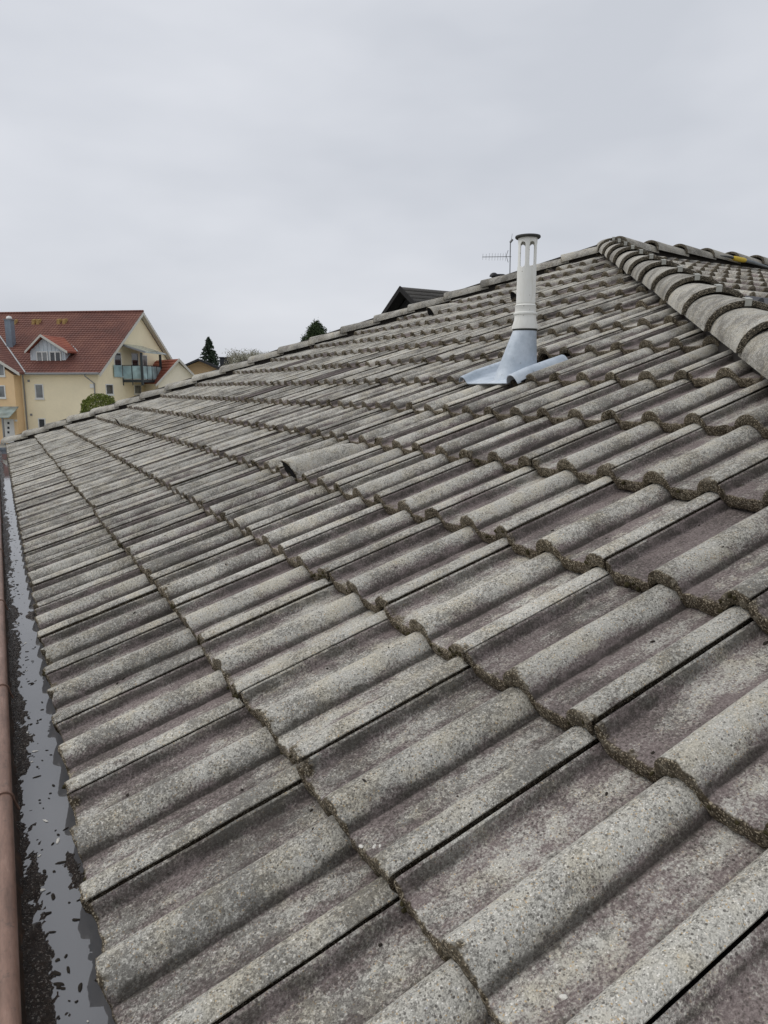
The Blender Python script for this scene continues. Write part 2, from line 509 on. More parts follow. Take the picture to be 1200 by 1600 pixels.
VENT_PIPE_TILE = (6, 6)
HOODS = {(3, 6): 1, (3, 21): 1, (11, 16): 1, (11, 12): 1}
DARK = {(7, 18), (6, 13), (5, 15)}
tiles = []       # (matrix, k, v, cut planes)
for k in range(0, 16):
    for v in range(-7, 34):
        if (k, v) == VENT_PIPE_TILE: continue
        corners = [MAINM @ Vector((k*G+a, v*W+b, 0)) for a in (0, LEN) for b in (0, W)]
        cuts, out = [], False
        for far in (True, False):
            ds = [hip_side(c, far)[0] for c in corners]
            if max(ds) < 0.03: out = True
            elif min(ds) < 0.02: cuts.append(far)
        if out: continue
        r = random.Random(k*100+v)
        L = Matrix.Translation((k*G+r.uniform(-.006, .006)*(1 if k else .3), v*W+r.uniform(-.0009, .0009), r.uniform(-.0015, .002)))
        L = L @ Matrix.Rotation(r.uniform(-.0045, .0045), 4, 'Z') @ Matrix.Rotation(r.uniform(-.007, .007), 4, 'X')
        pr = project(MAINM @ Vector((k*G+.17, v*W+.15, 0)))
        score = 0
        if pr and -150 < pr[0] < 1350 and -50 < pr[1] < 1850: score = 1/pr[2]**2
        tiles.append((score, MAINM @ L, k, v, cuts))
tiles.sort(key=lambda x: -x[0])

def cut_mesh(src, mat, cuts, name, keep=0.02):
    me = src.copy(); me.name = name
    bm = bmesh.new(); bm.from_mesh(me)
    inv = mat.inverted()
    for far in cuts:
        A = Vector((AX, AY, 0))
        _, nrm = hip_side(Vector((0, 4, 0)), far)
        n3 = Vector((nrm.x, nrm.y, 0))
        co = inv @ (A+n3*keep)
        no = (inv.to_3x3() @ n3).normalized()
        bmesh.ops.bisect_plane(bm, geom=bm.verts[:]+bm.edges[:]+bm.faces[:], plane_co=co, plane_no=no, clear_inner=True)
    bm.to_mesh(me); bm.free()
    return me

N_TILE = 300
rest = []
for i, (score, mat, k, v, cuts) in enumerate(tiles):
    r = random.Random(k*57+v*3)
    near = score > 1/4.6**2
    src = r.choice(HI) if near else r.choice(LO)
    if i < N_TILE and score > 0:
        me = cut_mesh(src, mat, cuts, 'roof_tile_cut') if cuts else src
        o = bpy.data.objects.new('roof_tile', me)
        COL.objects.link(o)
        o.parent = house
        o.matrix_local = HINV @ mat
        if (k, v) in DARK:
            o.material_slots[0].link = 'OBJECT'
            o.material_slots[0].material = M['dark_tile']
            o['label'] = 'darker smoother tile among the weathered grey ones'
        elif (k, v) in HOODS:
            o['label'] = 'tile carrying a half-round vent hood'
    else:
        me = cut_mesh(src, mat, cuts, 'tmp') if cuts else src
        rest.append((me, mat, r.random()))

# side slope tiles (the slope behind the near hip), low detail
for k in range(0, 19):
    for v in range(-32, 0):
        corners = [SIDEM @ Vector((k*G+a, v*W+b, 0)) for a in (0, LEN) for b in (0, W)]
        ds = [hip_side(c, False)[0] for c in corners]
        if min(ds) > -0.03 or min(c.y for c in corners) > AY-0.05: continue
        r = random.Random(k*77+v)
        mat = SIDEM @ Matrix.Translation((k*G+r.uniform(-.004, .004), v*W, r.uniform(-.001, .001)))
        src = r.choice(LO)
        if max(ds) > -0.02:
            me = src.copy()
            bm = bmesh.new(); bm.from_mesh(me)
            _, nrm = hip_side(Vector((0, 4, 0)), False)
            n3 = Vector((nrm.x, nrm.y, 0)); inv = mat.inverted()
            bmesh.ops.bisect_plane(bm, geom=bm.verts[:]+bm.edges[:]+bm.faces[:], plane_co=inv @ (Vector((AX, AY, 0))-n3*.02),
                                   plane_no=(inv.to_3x3() @ n3).normalized(), clear_outer=True)
            bm.to_mesh(me); bm.free(); src = me
        rest.append((src, mat, r.random()))
bm = bmesh.new()
lay = None
for me, mat, tint in rest:
    n0 = len(bm.verts)
    if not me.vertices: continue
    bm.from_mesh(me)
    bm.verts.ensure_lookup_table()
    if lay is None: lay = bm.verts.layers.float.get('tint') or bm.verts.layers.float.new('tint')
    bm.verts.ensure_lookup_table()
    lay = bm.verts.layers.float.get('tint')
    for vt in bm.verts[n0:]:
        vt.co = mat @ vt.co
        vt[lay] = tint
me = bpy.data.meshes.new('roof_tile_rest'); bm.to_mesh(me); bm.free()
me.materials.clear(); me.materials.append(M['tile'])
o = link('roof_tile_field', me, None, house); o.matrix_local = HINV
tag(o, kind='stuff')

# ---------------------------------------------------------------- deck, walls, fascia
XE = 14.0
DN = 0.075
d3 = Vector((0, 0, -DN))
A3, F3, N3 = Vector((AX, AY, AZ)), Vector((0, YF, 0)), Vector((0, YN, 0))
RE = Vector((XE, AY, AZ)); FE = Vector((XE, YF, 0)); NE = Vector((XE, YN, 0))
ix = Vector((.03, 0, .012))
def part(name, mb, mat, parent=house, smooth=None):
    o = mb.build(name, mat, parent, smooth); 
    if parent is house: o.matrix_local = HINV
    return o
mb = MB(); mb.add([F3+d3+ix, N3+d3+ix, A3+d3], [(0, 1, 2)]); part('roof_underlay', mb, M['deck'])
mb = MB(); mb.add([N3+d3+ix, NE+d3, RE+d3, A3+d3], [(0, 1, 2, 3)]); part('roof_underlay', mb, M['deck'])
mb = MB(); mb.add([F3+d3+ix, A3+d3, RE+d3, FE+d3], [(0, 1, 2, 3)]); part('roof_underlay', mb, M['deck'])
# the far slope, out of sight: a plain ribbed covering
rows_ = []
for kk in range(0, 18):
    for e in (0, 1):
        s = (kk+e*.999)/18.0
        z = AZ*s + (-.024*e); y = YF+(AY-YF)*s
        rows_.append([(AX*s+.02, y, z-.02), (XE, y, z-.02)])
me = grid_mesh('roof_covering', np.array(rows_)); o = link('roof_covering', me, M['tile'], house); o.matrix_local = HINV
part('wall', MB().box(.45, XE-.3, YN+.45, YF-.45, GROUND, -.12), M['white_wall'])
M['timber'] = plain('brown_timber', (0.10, 0.055, 0.03), 0.75, 0.3, 0, 0.25, 12)
part('fascia', MB().box(.075, .10, YN+.05, YF-.05, -.20, -.058), M['timber'])
part('soffit', MB().box(.101, .45, YN+.05, YF-.05, -.22, -.20), M['timber'])

# ---------------------------------------------------------------- gutter
GX, GR, GZ = -0.018, 0.072, -0.040
def trough(r, a0, a1, n, y0, y1, ny):
    ys = np.linspace(y0, y1, ny); an = np.linspace(a0, a1, n)
    return np.array([[(GX+r*math.cos(a), y, GZ+r*math.sin(a)) for a in an] for y in ys])
gut = empty('gutter'); gut.parent = house; gut.matrix_local = HINV
Y0, Y1 = -1.95, YF+.02
me = grid_mesh('gutter_lining', trough(GR-.0012, R(180), R(360), 20, Y0, Y1, 60)); o = link('gutter_lining', me, M['gutter_in'], gut, 60)
me = grid_mesh('gutter_shell', trough(GR+.0012, R(180), R(360), 20, Y0, Y1, 10)); o = link('gutter_shell', me, M['gutter'], gut, 60)
bead = MB().tube([(GX-GR-.008, y, GZ+.004) for y in np.linspace(Y0, Y1, 30)], .0140, 18)
bead.build('gutter_bead', M['gutter'], gut, 60)
MB().prism([(GX+(GR-.001)*math.cos(a), Y1-.004, GZ+(GR-.001)*math.sin(a)) for a in np.linspace(math.pi, 2*math.pi, 20)], (0, .003, 0)).build('gutter_end', M['zinc'], gut)
for ys in (-1.15, 0.70, 1.24, 2.05, 2.95, 3.9, 4.9, 6.0, 7.1, 8.3):
    cx, cz = GX-GR-.008, GZ+.004
    pth = [(cx+.0157*math.cos(a), ys, cz+.0157*math.sin(a)) for a in np.linspace(R(250), R(-10), 14)]
    pth += [(cx+.018, ys+.004, cz-.014), (cx+.023, ys+.006, cz-.028)]
    MB().tube(pth, .0022, 6).build('gutter_strap', M['gutter'], gut, 50)
# standing water and sludge
WZ = -0.082
hwid = math.sqrt(GR**2-(WZ-GZ)**2)-.001
me = bpy.data.meshes.new('water')
me.from_pydata([(GX-hwid, Y0, WZ), (GX+hwid, Y0, WZ), (GX+hwid, Y1-.01, WZ), (GX-hwid, Y1-.01, WZ)], [], [(0, 1, 2, 3)])
o = link('water', me, M['water']); tag(o, 'rain water standing in the brown gutter', 'water', kind='structure')
ny, nx = 1500, 34
ys = -0.9+(Y1-.02+.9)*np.linspace(0, 1, ny)**1.9
xs = np.linspace(GX-hwid-.010, GX+hwid, nx)
pts = np.zeros((ny, nx, 3))
for i, y in enumerate(ys):
    drift = noise.noise(Vector((y*1.9, 3.1, 0)))*.010+noise.noise(Vector((y*9, 5.1, 0)))*.006
    for j, x in enumerate(xs):
        base = GZ-math.sqrt(max(GR**2-(x-GX)**2, 0))+.0015
        n1 = noise.noise(Vector((x*22, y*6.5, 1.7)))
        n2 = noise.noise(Vector((x*75, y*38, 4.2)))
        n3 = noise.noise(Vector((x*240, y*150, 9.2)))
        bx = (x-(GX-.043+drift))
        ridge = math.exp(-(bx/.019)**2) if bx > 0 else 1.0-bx*22
        lump = math.exp(-((x-(GX+.02))/.02)**2)*max(0, noise.noise(Vector((y*5.2, 8.8, 0)))-.18)
        z = WZ-.0085+ridge*.0105+n1*.0060+n2*.0062+n3*.0038+lump*.036
        pts[i, j] = (x, y, max(z, base))
me = grid_mesh('sludge', pts)
o = link('sludge', me, M['sludge'], None, 80)
tag(o, 'dark wet leaf sludge silting up the gutter', 'sludge', kind='stuff')

# ---------------------------------------------------------------- hip and ridge tiles
def cap_mesh(name, seed, length=.435):
    na, ns = 25, 12
    an = np.linspace(0, math.pi, na)
    off = Vector((seed*7.7, 1.3, seed*2.1))
    rows, ed = [], []
    def ring(s, dr, e):
        wdt = .128-.024*(s/length); hgt = .104-.022*(s/length)
        row = []
        for a in an:
            x = math.cos(a); zz = math.sin(a)**.9
            j = noise.noise(Vector((a*6, s*10, 0))+off)
            row.append((s+(noise.noise(Vector((a*9, 5, 1))+off)*.003 if s < .01 else 0), -(wdt+dr)*x, (hgt+dr)*zz-.045+j*.001))
        rows.append(row); ed.append(e)
    ring(.05, -.020, 1); ring(.0, -.020, 1); ring(-.001, -.010, 1); ring(.0005, -.002, .85); ring(.003, 0, .5)
    for s in np.linspace(.012, length, ns): ring(s, 0, .25 if s < .02 else 0)
    me = grid_mesh(name, np.array(rows))
    nr = len(rows)
    set_attr(me, 'edge', np.tile(np.array(ed)[:, None], (1, na)))
    set_attr(me, 'worn', np.full((nr, na), .75)); set_attr(me, 'dirt_shade', np.zeros((nr, na)))
    me.materials.append(M['hip'])
    bm = bmesh.new(); bm.from_mesh(me); bmesh.ops.recalc_face_normals(bm, faces=bm.faces)
    bm.to_mesh(me); bm.free()
    me.shade_smooth(); me.set_sharp_from_angle(angle=R(50))
    return me
CAPS = [cap_mesh('cap_tile_%d' % i, i) for i in range(5)]
cb = MB()
pr_ = [(-.006, .040), (-.006, .0625), (.0, .0645), (.034, .064)]
for a_, b_ in zip(pr_[:-1], pr_[1:]):
    cb.add([(a_[0], -.011, a_[1]), (a_[0], .011, a_[1]), (b_[0], .011, b_[1]), (b_[0], -.011, b_[1]),
            (a_[0]-.0015, -.011, a_[1]+.0015), (a_[0]-.0015, .011, a_[1]+.0015), (b_[0]-.0005, .011, b_[1]+.0018), (b_[0]-.0005, -.011, b_[1]+.0018)],
           [(4, 5, 6, 7), (0, 1, 5, 4), (1, 2, 6, 5), (2, 3, 7, 6), (3, 0, 4, 7)])
CLIP = cb.mesh('ridge_clip'); CLIP.materials.append(M['clip'])

def frame_along(p, d):
    d = d.normalized(); side = Vector((0, 0, 1)).cross(d).normalized(); up = d.cross(side)
    mm = Matrix((d, side, up)).transposed().to_4x4(); mm.translation = p
    return mm
def cap_run(name, P0, up_dir, n, gauge, lift, clip, start=0.0, seed=0, drop=.009, slim=(1, 1)):
    r = random.Random(seed)
    d = up_dir.normalized()
    tilt = drop/gauge
    for i in range(n):
        p = P0+d*(start+i*gauge)+Vector((0, 0, lift))
        mm = frame_along(p, d-Vector((0, 0, tilt)))
        mm = mm @ Matrix.Translation((r.uniform(-.006, .006), r.uniform(-.006, .006), r.uniform(-.003, .003))) @ Matrix.Rotation(r.uniform(-.015, .015), 4, 'Z') @ Matrix.Rotation(r.uniform(-.02, .02), 4, 'X')
        mm = mm @ Matrix.Diagonal((1, slim[0], slim[1], 1))
        o = bpy.data.objects.new(name, r.choice(CAPS)); COL.objects.link(o); o.parent = house
        o.matrix_local = HINV @ mm
        if clip:
            c = bpy.data.objects.new('ridge_clip', CLIP); COL.objects.link(c); c.parent = o
HL = .055
ln = (A3-N3).length
cap_run('hip_tile', N3, A3-N3, 20, .400, HL, True, start=ln-.30-19*.400, seed=3)
lf = (A3-F3).length
cap_run('hip_tile', F3, A3-F3, 20, (lf-.24)/19.6, HL-.018, False, start=.04, seed=5, drop=.018, slim=(.92, .80))
cap_run('ridge_tile', A3+Vector((.10, 0, 0)), Vector((1, 0, 0)), 22, .385, HL+.008, False, start=0.0, seed=8, drop=.020)
# mortar bedding under the caps
def bed(P0, P1, h=.075):
    d = (P1-P0).normalized(); s = Vector((0, 0, 1)).cross(d).normalized(); u = Vector((0, 0, 1))
    pr = [s*-.07+u*-.07, s*-.062+u*.015, s*-.03+u*.066, s*.03+u*.066, s*.062+u*.015, s*.07+u*-.07]
    return MB().prism([P0+x for x in pr], P1-P0)
for a_, b_ in ((N3+Vector((.15, .18, .06)), A3), (F3+Vector((.15, -.17, .06)), A3), (A3, RE)):
    part('mortar_bed', bed(a_, b_), M['deck'])

# ---------------------------------------------------------------- vent hoods on tiles
def hood(k, v, tc=.164, parent=house, frame=MAINM, mat=None):
    """half-cone hood over a roll: wide mouth down-slope, running out up-slope"""
    ns, na = 9, 17
    rows, ed = [], []
    def ring(s, dr, e):
        f = s/.33
        r_ = .046*(1-f)+.037*f
        hgt = (.086*(1-f)+.052*f)*(1-.5*max(0, (f-.8)/.2)**2)
        row = [(s-.018*math.sin(a)**2*(1-f)**4, tc-(r_+dr)*math.cos(a), PAN-.004-TILT*s+(hgt+dr)*math.sin(a)**.85) for a in np.linspace(0, math.pi, na)]
        rows.append(row); ed.append(e)
    for s, dr, e in ((.06, -.007, 1), (.015, -.006, 1), (.004, -.006, 1), (.002, -.002, .7), (.006, 0, .3)): ring(s, dr, e)
    for s in np.linspace(.025, .335, ns): ring(s, 0, 0)
    me = grid_mesh('vent_hood', np.array(rows))
    nr = len(rows)
    set_attr(me, 'edge', np.tile(np.array(ed)[:, None], (1, na))); set_attr(me, 'worn', np.full((nr, na), .9)); set_attr(me, 'dirt_shade', np.zeros((nr, na)))
    bm = bmesh.new(); bm.from_mesh(me); bmesh.ops.recalc_face_normals(bm, faces=bm.faces); bm.to_mesh(me); bm.free()
    mm = HINV @ frame @ Matrix.Translation((k*G, v*W, 0))
    o = link('vent_hood', me, mat or M['hood'], parent, 50); o.matrix_local = mm
    g = MB()
    pts = [(.006-.016*math.sin(a)**2, tc-.0405*math.cos(a), PAN-.004+.0795*math.sin(a)**.85) for a in np.linspace(0, math.pi, 16)]
    g.prism(pts, (.004, 0, 0))
    for q_ in range(-3, 4):
        hh = .070*math.sqrt(max(0, 1-(q_*.0115/.041)**2))
        g.prism([(.0, tc+q_*.0115-.0016, PAN), (.0, tc+q_*.0115+.0016, PAN), (.000-.016*hh/.09, tc+q_*.0115+.0016, PAN+hh), (.000-.016*hh/.09, tc+q_*.0115-.0016, PAN+hh)], (.005, 0, 0))
    og = g.build('vent_grille', M['black_plastic'], o)
for (k, v) in HOODS: hood(k, v)

# ---------------------------------------------------------------- black plastic twin vent tile on the side slope
tv = np.concatenate([np.linspace(-.005, .052, 9), [.075, .105], np.linspace(.122, .206, 11), [.235, .265], np.linspace(.275, .32, 7)])
h_ = profile(np.clip(tv, 0, .297))
M['slate_plastic'] = plain('anthracite_plastic', (0.055, 0.058, 0.066), 0.5, 0.4, 0, 0.12, 20)
def side_vent(k, v):
    rows = []
    for s, dn in ((.02, -.02), (0, -.02), (0, .012), (.01, .014), (.40, .010)):
        rows.append(np.stack([np.full_like(tv, s), tv, h_*1.25+dn-TILT*s], -1))
    me = grid_mesh('vent_tile', np.array(rows)); o = link('vent_tile', me, M['slate_plastic'], house, 40)
    o.matrix_local = HINV @ SIDEM @ Matrix.Translation((k*G-.03, v*W, 0))
side_vent(11, -12)

# ================================================================== vent pipe with zinc flashing
kx = 5.80*G
vp = empty('vent_pipe', MAINM @ Vector((6.22*G, 6.22*W, 0)))
tag(vp, 'white slotted plastic vent pipe rising from blue-grey zinc flashing on the tiles', 'vent pipe')
VPI = Matrix.Translation(-(MAINM @ Vector((6.22*G, 6.22*W, 0))))
# flashing sheet: pan between two folded rolls
t0, t1 = 5.62*W, 7.02*W
tw = np.linspace(t0, t1, 60)
def flash_prof(x):
    h = np.full_like(x, PAN+.010)
    for c_, hw_, tp in ((t0+.036, .034, .012), (t1-.028, .030, .010)):
        r_ = np.abs(x-c_)/hw_
        h = np.maximum(h, np.where(r_ < 1, PAN+.010+(tp-PAN)*np.clip(1-r_**2.6, 0, 1)**.7, -1))
    return h
fp = flash_prof(tw)
rows = []
for s, dn in ((5.84*G+.02, -.004), (5.84*G, -.004), (5.84*G-.001, 0), (5.84*G+.006, .0015), (6.1*G, 0), (6.4*G, -.010), (6.70*G, -.020)):
    rows.append(np.stack([np.full_like(tw, s), tw, fp+dn+.004], -1))
me = grid_mesh('flashing', np.array(rows)); o = link('flashing', me, M['zinc'], vp, 45); o.matrix_local = VPI @ MAINM
# cone: from an ellipse in the roof plane to a vertical collar
axis = at_dist(819, 515, 1.0)
base_c = MAINM @ Vector((6.30*G, 6.16*W, PAN+.012))
dist_ax = math.hypot(base_c.x-CAM.x, base_c.y-CAM.y)
top_c = at_dist(820, 516, dist_ax)
px_m = FPX/((top_c-CAM).dot(c_f))
r_top = 18.0/px_m
n_ = 40
lo_ring, hi_ring = [], []
for i in range(n_):
    a = 2*math.pi*i/n_
    lo_ring.append(MAINM @ Vector((6.26*G+.112*math.cos(a)-.012, 6.20*W+.080*math.sin(a), PAN+.010-.002)))
    hi_ring.append(Vector((top_c.x+r_top*math.cos(a), top_c.y+r_top*math.sin(a), top_c.z)))
ringsv = [[l.lerp(h, f) for l, h in zip(lo_ring, hi_ring)] for f in np.linspace(0, 1, 6)]
mb = MB(); mb.add([v_ for rr in ringsv for v_ in rr], [(i*n_+j, i*n_+(j+1) % n_, (i+1)*n_+(j+1) % n_, (i+1)*n_+j) for i in range(5) for j in range(n_)])
o = mb.build('cone_sleeve', M['zinc'], vp, 60); o.matrix_local = VPI
mb = MB().lathe([(r_top+.001, -.004), (r_top+.002, .012), (r_top-.008, .012)], top_c, 40)
o = mb.build('rubber_seal', M['cap_dark'], vp, 40); o.matrix_local = VPI
ptop = at_dist(828, 371, dist_ax)
H = ptop.z-top_c.z
pr1 = 14.6/px_m
lean = Vector((ptop.x-top_c.x, ptop.y-top_c.y, 0))
prof = [(r_top+.006, .004), (r_top+.007, .010), (pr1+.006, .045), (pr1+.0055, .062), (pr1+.010, .066), (pr1+.010, .072), (pr1+.0045, .075), (pr1+.004, .100), (pr1+.006, .103), (pr1, .108)]
mb = MB().lathe(prof, top_c, 48); o = mb.build('collar', M['white_pvc'], vp, 35); o.matrix_local = VPI
# pipe with six rounded slots in its head
na, nz_ = 180, 90
zs0, zs1 = H-.125, H-.022
zz = np.concatenate([np.linspace(.10, zs0-.002, 10), np.linspace(zs0, zs0+.013, 16), np.linspace(zs0+.016, zs1-.016, 10), np.linspace(zs1-.013, zs1, 16), np.linspace(zs1+.003, H, 4)])
nz_ = len(zz)
vs = [(pr1*math.cos(2*math.pi*i/na), pr1*math.sin(2*math.pi*i/na), z) for z in zz for i in range(na)]
fs = []
NS, hwid_s = 6, .0125
ph0 = math.atan2(CAM.y-top_c.y, CAM.x-top_c.x)+math.pi/NS
for i in range(nz_-1):
    zc = (zz[i]+zz[i+1])/2
    for j in range(na):
        a = 2*math.pi*(j+.5)/na-ph0
        a = (a+math.pi/NS) % (2*math.pi/NS)-math.pi/NS
        xx = a*pr1
        dz = max(zs0+hwid_s-zc, zc-(zs1-hwid_s), 0)
        if xx*xx+dz*dz < hwid_s**2 and zs0 < zc < zs1: continue
        fs.append((i*na+j, i*na+(j+1) % na, (i+1)*na+(j+1) % na, (i+1)*na+j))
me = bpy.data.meshes.new('slotted_pipe'); me.from_pydata(vs, [], fs)
o = link('slotted_pipe', me, M['white_pvc'], vp, 40)
o.matrix_local = VPI @ Matrix.Translation(top_c)
sm = o.modifiers.new('wall', 'SOLIDIFY'); sm.thickness = .0035; sm.offset = -1
mb = MB().lathe([(0.0001, H-.002), (pr1+.010, H-.004), (pr1+.0135, H), (pr1+.012, H+.006), (pr1*.6, H+.011), (.0001, H+.012)], top_c, 48)
o = mb.build('rain_cap', M['cap_dark'], vp, 35); o.matrix_local = VPI
for ch in vp.children:                      # the pipe leans a little
    pass

# ================================================================== yellow marker and cable on the ridge
yb = A3+Vector((0, 0, 0))
def on_ridge(px, py, dy=-.150):
    d = ray(px, py); tt = (AY+dy-CAM.y)/d.y
    return CAM+d*tt
ym = empty('cable_with_sleeve', on_ridge(1154, 406))
tag(ym, 'yellow sleeve on a dark cable lying along the ridge tiles', 'cable')
YI = Matrix.Translation(-ym.location)
M['yellow'] = plain('yellow_rubber', (0.62, 0.44, 0.04), 0.6, 0.4, 0, 0.15, 60)
M['cable'] = plain('dark_cable', (0.05, 0.055, 0.055), 0.6, 0.4, 0, 0.2, 60)
M['cable_g'] = plain('grey_hose', (0.17, 0.19, 0.20), 0.6, 0.4, 0, 0.2, 60)
o = MB().tube([on_ridge(1145, 403), on_ridge(1148, 403.8), on_ridge(1162, 406.5), on_ridge(1165, 407)], [.016, .023, .023, .016], 14).build('sleeve', M['yellow'], ym, 50); o.matrix_local = YI
o = MB().tube([on_ridge(1126, 399.5), on_ridge(1138, 401), on_ridge(1146, 403)], [.004, .009, .014], 10).build('cable_end', M['cable'], ym, 50); o.matrix_local = YI
o = MB().tube([on_ridge(1164, 407), on_ridge(1175, 409.5), on_ridge(1186, 413), on_ridge(1205, 419)], [.017, .017, .013, .009], 10).build('hose', M['cable_g'], ym, 50); o.matrix_local = YI

# ================================================================== moss clumps and small debris
def clump_mesh(r_, seed):
    bm = bmesh.new(); bmesh.ops.create_icosphere(bm, subdivisions=2, radius=r_)
    for v_ in bm.verts:
        v_.co *= 1+.45*noise.noise(v_.co*(1.6/r_)+Vector((seed, 0, 0)))
        v_.co.z *= .6
    vs = [v_.co.copy() for v_ in bm.verts]; fs = [[v_.index for v_ in f.verts] for f in bm.faces]
    bm.free(); return vs, fs
cl = [clump_mesh(.006, i*3.3) for i in range(5)]
mb = MB(); rr = random.Random(11)
mb2 = MB(); mb3 = MB()
for score, mat, k, v, cuts in tiles:
    if score < 1/6.5**2 or cuts: continue
    dens = rr.choice([0, .15, .5, .9])
    for _ in range(12):
        if rr.random() < dens:
            x = rr.choice([rr.uniform(.0, .05), rr.uniform(.045, .13), rr.uniform(.195, .295)])
            hh = float(profile(np.array([x]))[0]); sc = rr.uniform(.3, 1.05)
            base = mat @ Matrix.Translation((rr.uniform(-.002, .001), x, hh-rr.uniform(.004, .022))) @ Matrix.Scale(sc, 4) @ Matrix.Rotation(rr.uniform(0, 6), 4, 'X')
            vs, fs = rr.choice(cl); mb.add([base @ q_ for q_ in vs], fs)
    for _ in range(4):
        if rr.random() < .55:
            x, s = rr.uniform(.05, .29), rr.uniform(.02, .33)
            hh = float(profile(np.array([x]))[0]); sc = rr.uniform(.2, .62)
            base = mat @ Matrix.Translation((s, x, hh-TILT*s+.0006)) @ Matrix.Rotation(rr.uniform(0, 6), 4, 'Z') @ Matrix.Diagonal((sc*rr.uniform(1, 1.9), sc*.8, sc*.6, 1))
            vs, fs = rr.choice(cl); mb2.add([base @ q_ for q_ in vs], fs)
    if rr.random() < .06:
        x, s = rr.uniform(.05, .28), rr.uniform(.02, .33)
        for _ in range(rr.randint(1, 4)):
            xx, s2 = x+rr.uniform(-.012, .012), s+rr.uniform(-.02, .02)
            hh = float(profile(np.array([xx]))[0]); sc = rr.uniform(.25, .55)
            base = mat @ Matrix.Translation((s2, xx, hh-TILT*s2+.0006)) @ Matrix.Rotation(rr.uniform(0, 6), 4, 'Z') @ Matrix.Diagonal((sc*1.4, sc, sc*.5, 1))
            vs, fs = rr.choice(cl); mb3.add([base @ q_ for q_ in vs], fs)
for _ in range(260):
    y = -.3+rr.random()**1.8*5.0; x = GX-.034+abs(rr.gauss(0, .022))
    if x > GX+.05: continue
    sc = rr.uniform(.2, .75)
    base = Matrix.Translation((x, y, WZ+.0008)) @ Matrix.Rotation(rr.uniform(0, 6), 4, 'Z') @ Matrix.Diagonal((sc*rr.uniform(.8, 2.2), sc*.7, sc*.35, 1))
    vs, fs = rr.choice(cl); (mb3 if rr.random() < .12 else mb2).add([base @ q_ for q_ in vs], fs)
tag(mb.build('moss', M['moss'], None, 60), 'small brown moss cushions along the lower tile edges', 'moss', kind='stuff')
tag(mb2.build('debris', M['bark_bit'], None, 60), 'dark crumbs of bark and soil on the tiles and gutter water', 'debris', kind='stuff')
tag(mb3.build('bird_droppings', M['white_bit'], None, 60), 'tiny white flecks on the tiles and gutter water', 'droppings', kind='stuff')

# ================================================================== background buildings
def glass_mat(name, col, rough=0.08, spec=0.6):
    t = NT(name); p = t.pos()
    c = t.ramp(t.noise(p, 1.3, 3.0), [(0.3, tuple(c*.6 for c in col)), (0.7, tuple(c*1.3 for c in col))])
    return t.done(c, rough, spec)
M['cream'] = plain('cream_render', (0.93, 0.82, 0.58), 0.92, 0.15, 0, 0.035, 0.7)
M['cream2'] = plain('pale_cream_render', (0.93, 0.86, 0.68), 0.92, 0.15, 0, 0.03, 0.7)
M['orange'] = plain('orange_render', (0.86, 0.62, 0.36), 0.92, 0.15, 0, 0.04, 0.7)
M['ochre'] = plain('ochre_render', (0.60, 0.45, 0.27), 0.92, 0.15, 0, 0.05, 0.7)
M['white_paint'] = plain('white_paint', (0.74, 0.74, 0.71), 0.6, 0.3, 0, 0.04, 3)
M['soffit_w'] = plain('pale_timber', (0.62, 0.60, 0.54), 0.8, 0.2, 0, 0.06, 4)
M['grey_metal'] = plain('grey_metal', (0.25, 0.26, 0.27), 0.5, 0.5, 0.3, 0.1, 4)
M['chimney_metal'] = plain('chimney_sheet', (0.22, 0.27, 0.32), 0.5, 0.5, 0.3, 0.1, 4)
M['dark_steel'] = plain('dark_steel', (0.05, 0.06, 0.065), 0.5, 0.4, 0.2, 0.1, 4)
M['clad'] = plain('dormer_cladding', (0.58, 0.63, 0.66), 0.6, 0.3, 0.1, 0.06, 3)
M['pane_dark'] = glass_mat('window_glass_dark', (0.04, 0.045, 0.05))
M['pane_grey'] = glass_mat('window_glass_curtain', (0.20, 0.21, 0.21))
M['teal_glass'] = glass_mat('frosted_teal_glass', (0.38, 0.52, 0.53), 0.3)
M['canopy_glass'] = glass_mat('canopy_glass', (0.28, 0.34, 0.32), 0.2)
def red_tiles(name, c0, c1, c2):
    t = NT(name)
    p = t.pos(obj=True)
    n1 = t.noise(p, 0.5, 5.0, 0.6); n2 = t.noise(p, 7.0, 3.0, 0.7)
    f = t.math('ADD', t.math('MULTIPLY', n1, .55), t.math('MULTIPLY', n2, .45))
    c = t.ramp(f, [(0.33, c0), (0.5, c1), (0.68, c2)])
    wv = t.n.new('ShaderNodeTexWave'); wv.wave_type = 'BANDS'; wv.bands_direction = 'X'
    wv.inputs['Scale'].default_value = 1.05; wv.inputs['Distortion'].default_value = 0.0
    t.l.new(p, wv.inputs['Vector'])
    t.bump(wv.outputs['Fac'], 1.0, 0.05)
    return t.done(c, 0.75, 0.3)
M['red_roof'] = red_tiles('red_roof_tiles', (0.095, 0.043, 0.034), (0.155, 0.062, 0.047), (0.225, 0.100, 0.068))
M['red_roof2'] = red_tiles('bright_red_roof_tiles', (0.20, 0.058, 0.036), (0.29, 0.082, 0.05), (0.35, 0.12, 0.065))
M['dark_roof'] = red_tiles('dark_roof_tiles', (0.035, 0.033, 0.030), (0.06, 0.056, 0.05), (0.09, 0.083, 0.072))
M['slate'] = plain('slate_roof', (0.045, 0.047, 0.052), 0.8, 0.3, 0, 0.15, 3)

